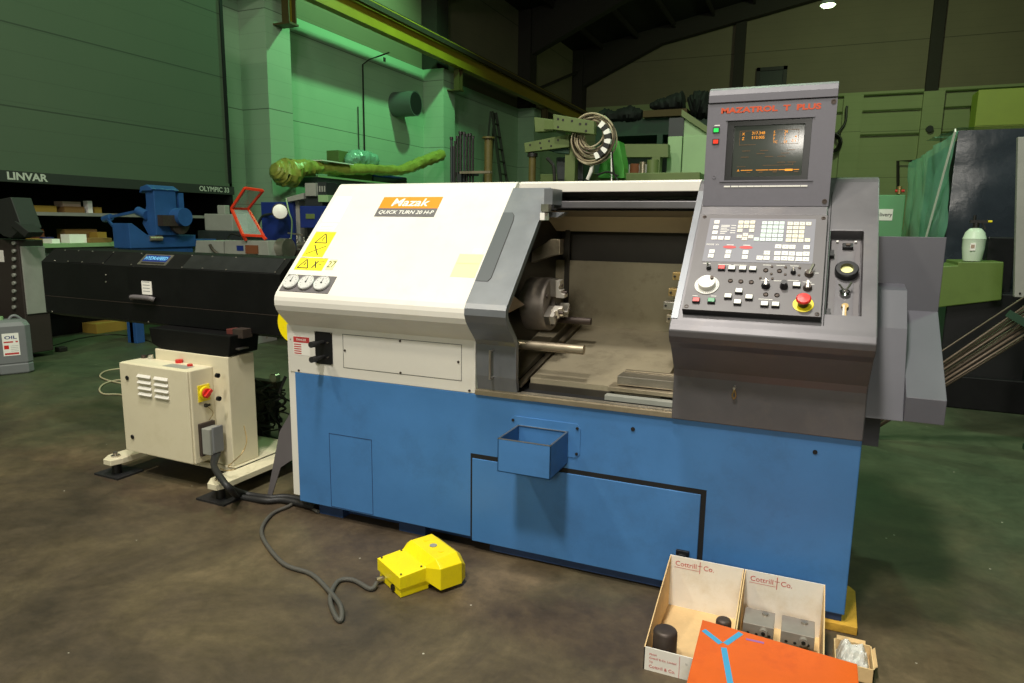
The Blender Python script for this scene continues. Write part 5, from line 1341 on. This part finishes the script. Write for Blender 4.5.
# long green machine bed behind, bright green gusset, beam, pumps
gb = thing('green_machine', (Mp(620, 180, 1).x, YM+1.2, 0), 'long green machine bed and crossbeam behind the coil of hoses', 'machine')
mb = MB(); mprism(mb, [(540, 174), (700, 172), (700, 200), (540, 200)], .8, ogreen, .8); a = Mp(545, 200, .8); b = Mp(700, 200, .8); mb.box((a.x, YM+.85, 0), (b.x, YM+1.5, a.z+.02), dgreen); mb.build('bed', gb, .01)
mb = MB(); mprism(mb, [(612, 144), (668, 144), (668, 157), (612, 157)], .15, ogreen, 1.3); a = Mp(660, 157, 1.3); mb.box((a.x-.1, YM+1.3, 1.9), (a.x, YM+1.45, a.z), ogreen)
a = Mp(622, 157, 1.3); mb.box((a.x-.1, YM+1.3, 1.9), (a.x, YM+1.45, a.z), ogreen); mb.build('crossbeam', gb)
bright = mat('bright_green_paint', rgb(70, 150, 56), .45)
mb = MB(); mprism(mb, [(598, 178), (599, 168), (612, 140), (619, 141), (624, 168), (624, 178)], .25, bright, .7); mb.build('bright_gusset', gb, label='bright green gusset'); 
mb = MB(); 
for x, y0, y1, r, m in ((635, 158, 176, .06, red), (653, 160, 176, .07, ogreen), (643, 162, 176, .04, steel_br)) if False else ((635, 164, 176, .06, rust), (653, 160, 176, .07, ogreen), (643, 162, 176, .04, steel_br)): p = Mp(x, y0, .95); q = Mp(x, y1, .95); mb.cyl((p.x, p.y, q.z), (p.x, p.y, p.z), r, m, 16)
a, b = Mp(628, 174, .9), Mp(650, 164, .9); mb.box((a.x, YM+.93, a.z), (b.x, YM+1.1, b.z), lgrey)
mb.build_each('pump', gb)
mb = MB(); mprism(mb, [(556, 157), (583, 157), (583, 180), (557, 180)], .3, ltable, .35); a = Mp(557, 180, .35); mb.box((a.x, YM+.36, 0), (Mp(583, 180, .35).x, YM+.64, a.z), ltable); mb.build('dark_cabinet', bevel=.01, top=('small dark cabinet standing behind the left part of the hose coil', 'cabinet'))
mb = MB(); mb.tube([Mp(547, 158, -.0), Mp(551, 162, 0), Mp(554, 168, 0), Mp(555, 190, 0)], .02, ink, 7); mb.cyl((Mp(555, 190).x, YM, 0), (Mp(555, 190).x, YM, Mp(555, 190).z), .02, ink, 8); mb.cyl((Mp(555, 190).x, YM, 0), (Mp(555, 190).x, YM, .02), .12, ink, 12)
mb.build('lamp_arm', top=('thin black bent arm rising between green post and hose coil', 'lamp arm'))
# light green enclosure right of the coil
YE = 6.2
Ep = lambda x, y, dy=0: at(1, YE+dy, x, y)
en = thing('green_enclosure', (Ep(695, 180).x, YE+.6, 0), 'pale green machine enclosure with a sloping top left of the monitor', 'machine')
mb = MB(); a, b = Ep(668, 136.5), Ep(679.5, 200); mb.box((a.x, YE, 0), (b.x-.005, YE+1.2, a.z), lgreen); c2_ = Ep(712, 136.5); mb.box((b.x+.005, YE, 0), (c2_.x+.5, YE+1.2, a.z), lgreen); mb.build('body', en, .01)
mb = MB(); d1 = Ep(668, 118); mb.box((a.x, YE+.02, a.z), (b.x, YE+1.0, d1.z), ltable); mb.build('dark_column', en)
mb = MB(); mb.prism([(Ep(x, y).x, Ep(x, y).z) for x, y in ((679.5, 136), (682, 109.5), (730, 143), (730, 150), (679.5, 136.2))][:4], 'y', YE+.05, YE+.8, lgreen); mb.prism([(Ep(x, y).x, Ep(x, y).z) for x, y in ((681.5, 116), (682, 109.5), (732, 143), (732, 150))], 'y', YE-.01, YE+.06, ogreen)
mb.build('sloping_top', en)
# dark green racking at the back with black sheeted things
YR = 12.5
Rp = lambda x, y, dy=0: at(1, YR+dy, x, y)
ra = thing('dark_rack', (Rp(650, 150).x, YR+1, 0), 'large dark green storage rack in the gloom behind the hose coil', 'rack')
mb = MB(); a, b = Rp(596, 121), Rp(725, 109); mb.box((a.x, YR, a.z-.35), (b.x+1.5, YR+1.5, a.z), dgreen); mb.box((a.x, YR+1.4, 0), (b.x+1.5, YR+1.5, a.z), dgreen); mb.build('top_deck', ra)
mb = MB(); mb.box((a.x, YR+.1, 0), (b.x+1.5, YR+1.4, a.z-1.2), dgreen); mb.build('stored_pallets', ra)
for x in (a.x, (a.x+b.x)/2, b.x+1.4): mb = MB(); mb.box((x, YR, 0), (x+.12, YR+.12, a.z-.35), dgreen); mb.build('post', ra)
random.seed(31)
tp_ = a.z
rtube([Rp(650, 106), Rp(660, 105), Rp(672, 103), Rp(684, 101)], (.06, .16, .2, .26), darkv, 'black_bundle', ('black wrapped bundle with a blunt raised end lying on the dark rack', 'wrapped bundle'), .8)
rtube([Rp(597, 119), Rp(605, 116), Rp(615, 116), Rp(630, 114), Rp(642, 115)], (.12, .2, .14, .22, .12), darkv, 'black_bundle', ('lumpy black sheeted heap on the left end of the dark rack', 'wrapped bundle'), .8)
rtube([Rp(690, 108), Rp(698, 105), Rp(706, 106), Rp(716, 106)], (.2, .34, .3, .2), darkv, 'black_bundle', ('black sheeted heap on the dark rack just left of the monitor', 'wrapped bundle'), .9)
mb = MB(); a_ = Rp(650, 107); b_ = Rp(684, 107); mb.box((a_.x-.1, YR-.2, tp_), (b_.x+.1, YR+.6, a_.z-.1), mat('brown_board', rgb(80, 60, 34), .8)); mb.build('wooden_crate', top=('low brown crate under the black bundle on the dark rack', 'crate'))
# step ladder by the left wall
ld = thing('step_ladder', (-7.6, 20.0, 0), 'dark aluminium step ladder standing by the left wall behind the bars', 'ladder')
t0 = at(0, -7.7, 494, 112)
for s, nm in ((-.25, 'stile'), (.25, 'stile')):
    mb = MB(); mb.bar((-7.7, t0.y+s*.6, t0.z), (-6.9, t0.y+s*1.6+.3, 0.02), .05, .09, steel_col); mb.build(nm, ld)
    mb = MB(); mb.bar((-7.75, t0.y+s*.6, t0.z), (-8.2, t0.y+s*1.6, 0.02), .05, .07, steel_col); mb.build('rear_leg', ld)
mb = MB()
for k in range(12):
    t = (k+1)/13; z = t0.z*(1-t); x = -7.7+.8*t; w = .25*(.6+1.0*t)
    mb.box((x-.05, t0.y-w+.3*t, z), (x+.05, t0.y+w+.3*t, z+.03), steel_col)
mb.build('treads', ld)
# ================================================================ RIGHT SIDE
YQ = 5.4
Qp = lambda x, y, dy=0: at(1, YQ+dy, x, y)
wm = thing('wrapped_machine', (5.5, 7.4, 0), 'large machine wrapped in black film and green translucent sheet, at the right', 'wrapped machine')
a = Qp(957, 131); a.x = (Qp(960.5, 131).x+Qp(947, 240).x)/2; zt_ = a.z; b = Qp(1024, 128)
Yend = at(0, a.x, 912, 163.6).y
mb = MB(); mb.box((a.x+.02, YQ+.1, .25), (8.0, YQ+2.2, zt_-.06), ltable); mb.box((a.x+.1, YQ+.3, 0), (7.8, YQ+3.2, .25), ink); mb.box((a.x+.15, YQ+2.2, .25), (8.0, Yend-.3, 1.9), dgreen)
mb.box((a.x+.01, YQ, .02), (8.0, YQ+.1, 1.55), black)
mb.build('machine_body', wm, .01)
def crumple(mb, O, U, V, nu, nv_, amp, m, th=.004):
    O, U, V = Vector(O), Vector(U), Vector(V); N_ = U.cross(V).normalized(); vs = []
    import mathutils.noise as mn_
    for j in range(nv_+1):
        for i in range(nu+1):
            p = O+U*(i/nu)+V*(j/nv_); q_ = mn_.noise(p*2.1)+.5*mn_.noise(p*5.3)
            vs.append(p+N_*amp*q_)
    fs = [(j*(nu+1)+i, j*(nu+1)+i+1, (j+1)*(nu+1)+i+1, (j+1)*(nu+1)+i) for j in range(nv_) for i in range(nu)]
    mb.add(vs, fs, m, smooth=True)
mb = MB(); crumple(mb, (a.x-.02, YQ-.03, .9), (4.3, 0, 0), (0, 0, zt_-.9), 40, 26, .03, blackwrap); mb.build('black_film', wm)
teal = mat('teal_translucent_sheet', rgb(150, 220, 192), .4, alpha=.6, var=.15, vscale=1.5, bump=.5, bscale=2)
mb = MB(); crumple(mb, (a.x-.03, YQ-.03, .6), (0, Yend-YQ, 0), (0, 0, zt_-.6), 30, 24, .05, teal)
crumple(mb, (a.x-.03, YQ-.03, zt_+.02), (4.4, 0, .0), (0, 2.2, .12), 30, 16, .03, teal)
mb.build('green_sheet', wm)
mb = MB(); mb.bar((a.x-.05, YQ-.06, zt_), (a.x-.08, YQ+1.2, 1.2), .05, .012, lpale, up=(1, 0, 0)); mb.build('tape_seam', wm)
# olive slide block with spray bottle
YS = 4.3
Sp = lambda x, y, dy=0: at(1, YS+dy, x, y)
sb = thing('olive_machine_arm', (Sp(970, 285).x, YS+.3, 0), 'olive green cast machine arm on a dark column, carrying a spray bottle', 'machine')
mb = MB(); mb.prism([(Sp(x, y).x, Sp(x, y).z) for x, y in ((930, 267), (957.5, 265.5), (958, 262), (1004, 262), (1001.5, 300), (938, 307.5), (925, 308))], 'y', YS, YS+.6, mgreen); mb.build('arm', sb, .008)
mb = MB(); p = Sp(975, 305); mb.box((p.x-.2, YS+.1, 0), (p.x+.45, YS+.9, p.z+.1), black); mb.box((p.x-.35, YS+.05, 0), (p.x+.9, YS+1.0, .3), blackm); q = Sp(990, 300); mb.box((q.x, YS+.35, .8), (Sp(1020, 300).x, YS+.9, 1.55), black); mb.build('column', sb, .01)
zt2 = Sp(980, 262).z
bt = thing('spray_bottle', (Sp(974.5, 262).x, YS+.12, zt2), 'milky plastic spray bottle with a black trigger head standing on the olive arm', 'spray bottle')
s_ = 1.0/ (687/ 7.3)
mb = MB(); Mx = Matrix.Translation((Sp(974.5, 262).x, YS+.12, zt2+.004)) @ Matrix.Diagonal((.82, .82, .93, 1)); mb.lathe([(.085, 0), (.09, .02), (.105, .12), (.108, .2), (.112, .21), (.108, .215), (.09, .27), (.055, .305), (.03, .31)], Mx, bottle_p, 28); mb.build('body', bt)
mb = MB(); mb.lathe([(.03, .31), (.03, .36)], Mx, ink, 16); M2 = Mx; mb.box((-.06, -.02, .355), (.10, .02, .385), ink, M2); mb.bar(M2 @ Vector((.05, 0, .36)), M2 @ Vector((.09, 0, .30)), .015, .015, ink); mb.cyl(M2 @ Vector((.10, 0, .372)), M2 @ Vector((.14, 0, .372)), .01, yellow, 10); mb.cyl(M2 @ Vector((-.02, 0, .385)), M2 @ Vector((-.02, 0, .43)), .012, ink, 8)
mb.build('trigger_head', bt)
mb = MB(); mb.box((-.05, -.112, .10), (.0, -.106, .17), paper, Mx); mb.box((-.043, -.1135, .12), (-.01, -.112, .155), pinkish, Mx); mb.build('label', bt)
# white panel at the right edge
mb = MB(); a, b = at(1, 3.4, 1014.5, 297), at(1, 3.4, 1014.5, 165); c3 = at(1, 3.4, 1040, 297); tl_ = b
mb.prism([(a.x, a.z), (a.x+1.2, a.z), (a.x+1.2, b.z+.2), (b.x, b.z+.2)], 'y', 3.4, 3.45, lgrey); mb.box((a.x+.5, 3.45, 0), (a.x+1.2, 3.9, b.z), ltable); mb.cyl((a.x+.03, 3.39, a.z+.03), (a.x+.03, 3.4, a.z+.03), .008, ink, 8)
mb.build('grey_cabinet', bevel=.004, top=('tall pale grey machine panel cut by the right picture edge', 'cabinet'))
# steel rods leaning up to the right
st_ = thing('rod_stand', (4.0, 3.0, 0), 'green clamp stand holding the slanting steel rods at the right edge', 'stand')
YP = 2.9
Pp = lambda x, y, dy=0: at(1, YP+dy, x, y)
mb = MB(); p = Pp(1014, 319); mb.bar(Pp(1008, 313, -.05), Pp(1030, 326, -.05), .05, .025, dgreen, up=(0, 1, 0)); mb.bar(Pp(1010, 315, .12), Pp(1030, 329, .12), .05, .025, dgreen, up=(0, 1, 0)); mb.build('clamp', st_)
mb = MB(); p = Pp(1029, 327, .15); mb.box((p.x+.12, YP-.05, 0), (p.x+.2, YP+.16, p.z), dgreen); mb.box((p.x-.0, YP-.05, p.z-.05), (p.x+.2, YP+.16, p.z), dgreen); mb.box((p.x+.1, YP-.1, 0), (p.x+.6, YP+.3, .04), dgreen); mb.build('post', st_)
rods = ((942, 351, 1012, 305, -.01, .006), (944, 362, 1030, 303, 0, .009), (945, 364, 1030, 306, .02, .010), (945.5, 366, 1032, 309, .04, .010), (946, 368, 1032, 312, 0, .009), (946.5, 372, 1032, 317, .06, .012), (947, 374, 1032, 320, .04, .012), (948, 378, 1032, 325, .02, .012), (948.5, 382, 1034, 329, .0, .009), (949, 384, 1034, 332, .05, .008))
for x0, y0, x1, y1, dy, r in rods:
    A_ = Pp(x0, y0, dy); B_ = Pp(x1, y1, dy); d_ = (A_-B_); t = (r*.8-B_.z)/d_.z; A2 = B_+d_*t; B2 = B_-d_*.5
    mb = MB(); mb.cyl(A2, B2, r, rod_m, 8); mb.build('steel_rod', top=('thin bare steel rod slanting from the floor up to the right edge', 'steel rod', 'slanting steel rods'))
# small green cabinet with its sign
YD = 7.6
Dp = lambda x, y, dy=0: at(1, YD+dy, x, y)
dc = thing('green_cabinet', (Dp(885, 200).x, YD+.3, 0), 'green cabinet with a white Delivery sign, between console and green sheet', 'cabinet')
mb = MB(); a, b = Dp(850, 195), Dp(906, 195); mb.box((a.x, YD, 0), (b.x, YD+.8, a.z), mat('green_cabinet_paint', rgb(90, 150, 100), .45)); mb.build('body', dc, .01)
mb = MB(); p0_, p1_ = Dp(870, 209), Dp(892, 220.5); mb.box((p0_.x, YD-.006, p1_.z), (p1_.x, YD, p0_.z), paper); mb.text('Delivery', .068, frame(((p0_.x+p1_.x)/2+.015, YD-.0065, (p0_.z+p1_.z)/2), (1, 0, 0), (0, 0, 1)), ink, bold=.001); mb.build('sign', dc)
p = Dp(899, 194, .2); mb = MB(); mb.cyl((p.x, YD+.2, p.z), (p.x, YD+.2, p.z+.10), .03, brass, 12); mb.cyl((p.x-.05, YD+.2, p.z+.04), (p.x+.06, YD+.2, p.z+.04), .02, red, 10); mb.build('valve', dc)
# lime cabinet high up on the right
YU = 10.5
a, b = at(1, YU, 979, 90), at(1, YU, 1034, 90)
mb = MB(); mb.box((a.x, YU, 0), (a.x+2.4, YU+.5, a.z), ygreen); mb.box((a.x, YU-.01, a.z-.55), (a.x+2.4, YU, a.z-.545), ogreen)
mb.build('lime_cabinet', bevel=.02, top=('tall lime green machine enclosure behind the wrapped machine', 'machine enclosure'))
# ================================================================ BACK WALL DETAIL
Wp = lambda x, y, dy=-.35: at(1, YB+dy, x, y)
def pipe(pts, r, m, lab, nm='wall_pipe', cat='pipe'):
    mb = MB(); mb.tube([Wp(*p) for p in pts], r, m, 7, sub=1); mb.build(nm, top=(lab, cat))
def flat(x0, y0, x1, y1): z = (Wp(x0, y0).z+Wp(x1, y1).z)/2; return [Vector((Wp(x0, y0).x, YB-.35, z)), Vector((Wp(x1, y1).x+3, YB-.35, z))]
for x0, y0, x1, y1, r, lab in ((800, 98, 1024, 86, .035, 'uppermost horizontal pipe run along the back wall'), (800, 113, 972, 106, .03, 'middle horizontal pipe run along the back wall'), (800, 137, 958, 131, .035, 'lowest horizontal pipe run along the back wall')):
    P_ = flat(x0, y0, x1, y1); mb = MB(); mb.tube([p_+Vector((0, .2, 0)) for p_ in P_], r, ogreen, 7, sub=1); mb.build('wall_pipe', top=(lab, 'pipe'))
pipe([(916, 161), (898, 161), (898, 215)], .06, steel_col, 'dark bent pipe dropping down the back wall beside the green sheet')
pipe([(973, 106), (973, 128)], .10, steel_col, 'short dark vertical pipe by the lime enclosure on the back wall')
mb = MB(); c_ = Wp(831, 143, -.5)
mb.box((c_.x-.1, YB-.6, c_.z-.05), (c_.x+.1, YB-.001, c_.z+.33), steel_col)
for k in range(4): mb.tube([(c_.x+(.32+.03*k)*math.cos(j*math.pi/8), YB-.45-.04*k, c_.z+(.32+.03*k)*math.sin(j*math.pi/8)) for j in range(17)], .04, ink, 7, sub=2)
mb.tube([Wp(836, 135, -.5), Wp(845, 123, -.5), Wp(846.5, 110, -.5), Wp(847, 106, -.5)], .05, ink, 7); mb.build('hose_reel', top=('coiled black hose hanging on the back wall right of the monitor', 'hose'))
p, q = Wp(840, 172, -.02), Wp(853, 177.5, -.02); mb = MB(); mb.box((p.x, YB-.04, q.z), (q.x, YB, p.z), rust); mb.box((p.x+.08, YB-.045, q.z+.06), (q.x-.08, YB-.04, p.z-.08), redp); mb.build('wall_sign', top=('small rust red sign on the back wall right of the monitor', 'sign'))
p = Wp(929.5, 129, -.4); mb = MB(); mb.cyl((p.x, YB-.28, p.z), (p.x, YB-.5, p.z), .13, ink, 18); mb.build('wall_bell', top=('round black bell mounted on the back wall pier', 'bell'))
p, q = Wp(757, 68, -.05), Wp(786, 86, -.05); mb = MB()
for a_, b_ in (((p.x, p.z-.15), (q.x, p.z)), ((p.x, q.z-.5), (p.x+.15, p.z)), ((q.x-.15, q.z-.5), (q.x, p.z)), ((p.x, q.z-.5), (q.x, q.z-.35))): mb.box((a_[0], YB-.1, a_[1]), (b_[0], YB+.04, b_[1]), ink)
mb.box((p.x+.15, YB-.02, q.z-.35), (q.x-.15, YB+.045, p.z-.15), ltable); mb.build('vent_frame', top=('dark square vent frame high on the back wall above the monitor', 'vent'))
# visible high bay lamp
YY = 15.0
p = at(1, YY, 828, 5)
hb = thing('high_bay_lamp', (p.x, YY, p.z), 'glowing high bay lamp hanging from the roof at the top of the picture', 'ceiling lamp')
lampglow = mat('lamp_glass', rgb(200, 230, 170), .4, emit=(.75, 1, .55, 1), es=9)
mb = MB(); mb.lathe([(.04, .36), (.05, .22), (.10, .16), (.17, .0), (.165, .0), (.09, .15)], Matrix.Translation(p), lgrey, 28); mb.build('shade', hb)
mb = MB(); mb.lathe([(.155, .0), (.12, -.035), (.001, -.05)], Matrix.Translation(p), lampglow, 28); mb.build('glass', hb)
mb = MB(); mb.cyl(p+Vector((0, 0, .36)), (p.x, YY, roof_z(p.x)-.01), .02, steel_col, 8); mb.build('suspension_rod', hb)

# ================================================================ LIGHT
def area(name, loc, target, size, energy, color):
    l = bpy.data.lights.new(name, 'AREA'); l.shape = 'DISK'; l.size = size; l.energy = energy; l.color = color
    o = bpy.data.objects.new(name, l); COL.objects.link(o); o.location = loc
    o.rotation_euler = (Vector(target)-Vector(loc)).to_track_quat('-Z', 'Y').to_euler(); return o
def spot(name, loc, target, size, energy, color, ang=70, blend=.6):
    l = bpy.data.lights.new(name, 'SPOT'); l.shadow_soft_size = size; l.energy = energy; l.color = color; l.spot_size = math.radians(ang); l.spot_blend = blend
    o = bpy.data.objects.new(name, l); COL.objects.link(o); o.location = loc
    o.rotation_euler = (Vector(target)-Vector(loc)).to_track_quat('-Z', 'Y').to_euler(); return o
WARM = (1.0, .95, .86)
GREEN = (.32, 1.0, .42)
area('front_lamp', (1.5, -4.3, 7.3), (1.4, .2, .9), .7, 350, WARM)
area('centre_lamp', (1.3, -1.9, 8.7), (1.6, -.2, 0), .9, 440, WARM)
area('low_front_fill', (3.2, -7.5, 3.4), (1.5, .5, 1.2), 1.2, 145, (1, .94, .84))  # added fill with no fixture, brightens the inside of the machining area
area('side_lamp', (-2.6, -3.2, 7.6), (-1.2, .2, .8), .7, 230, (1.0, .92, .72))
spot('left_bay_lamp', (-4.5, 12.6, 9.5), (-8.2, 11.8, 3.8), .2, 1650, GREEN, 125, .6)
area('middle_bay_lamp', (1.5, 9.0, 9.2), (1.0, 8.5, 0), .6, 200, (.55, 1.0, .50))
area('far_bay_lamp', (4.0, 21.0, 9.5), (5.5, 31, 3.0), .8, 250, (.72, 1.0, .50))
area('rear_left_bay_lamp', (-3.6, 2.6, 8.6), (-6.5, 3.5, 1.5), .6, 110, (.50, 1.0, .50))
area('right_bay_lamp', (6.5, 2.5, 8.8), (5.0, 5.0, 1.0), .6, 210, (.60, 1.0, .65))
w = bpy.data.worlds.new('World'); SC.world = w; w.use_nodes = True
w.node_tree.nodes['Background'].inputs[0].default_value = (.5, .6, .5, 1); w.node_tree.nodes['Background'].inputs[1].default_value = .02

# ================================================================ CAMERA
cd = bpy.data.cameras.new('camera'); cam = bpy.data.objects.new('camera', cd); COL.objects.link(cam)
cd.sensor_fit = 'HORIZONTAL'; cd.sensor_width = 36; cd.lens = FPX/1024*36; cd.clip_start = .05; cd.clip_end = 200
M = Matrix((RT, UP, -FW)).transposed().to_4x4(); M.translation = CAM; cam.matrix_world = M
SC.camera = cam
SC.view_settings.view_transform = 'Standard'; SC.view_settings.look = 'None'; SC.view_settings.gamma = 1; SC.view_settings.exposure = 0
SC.view_settings.use_curve_mapping = False
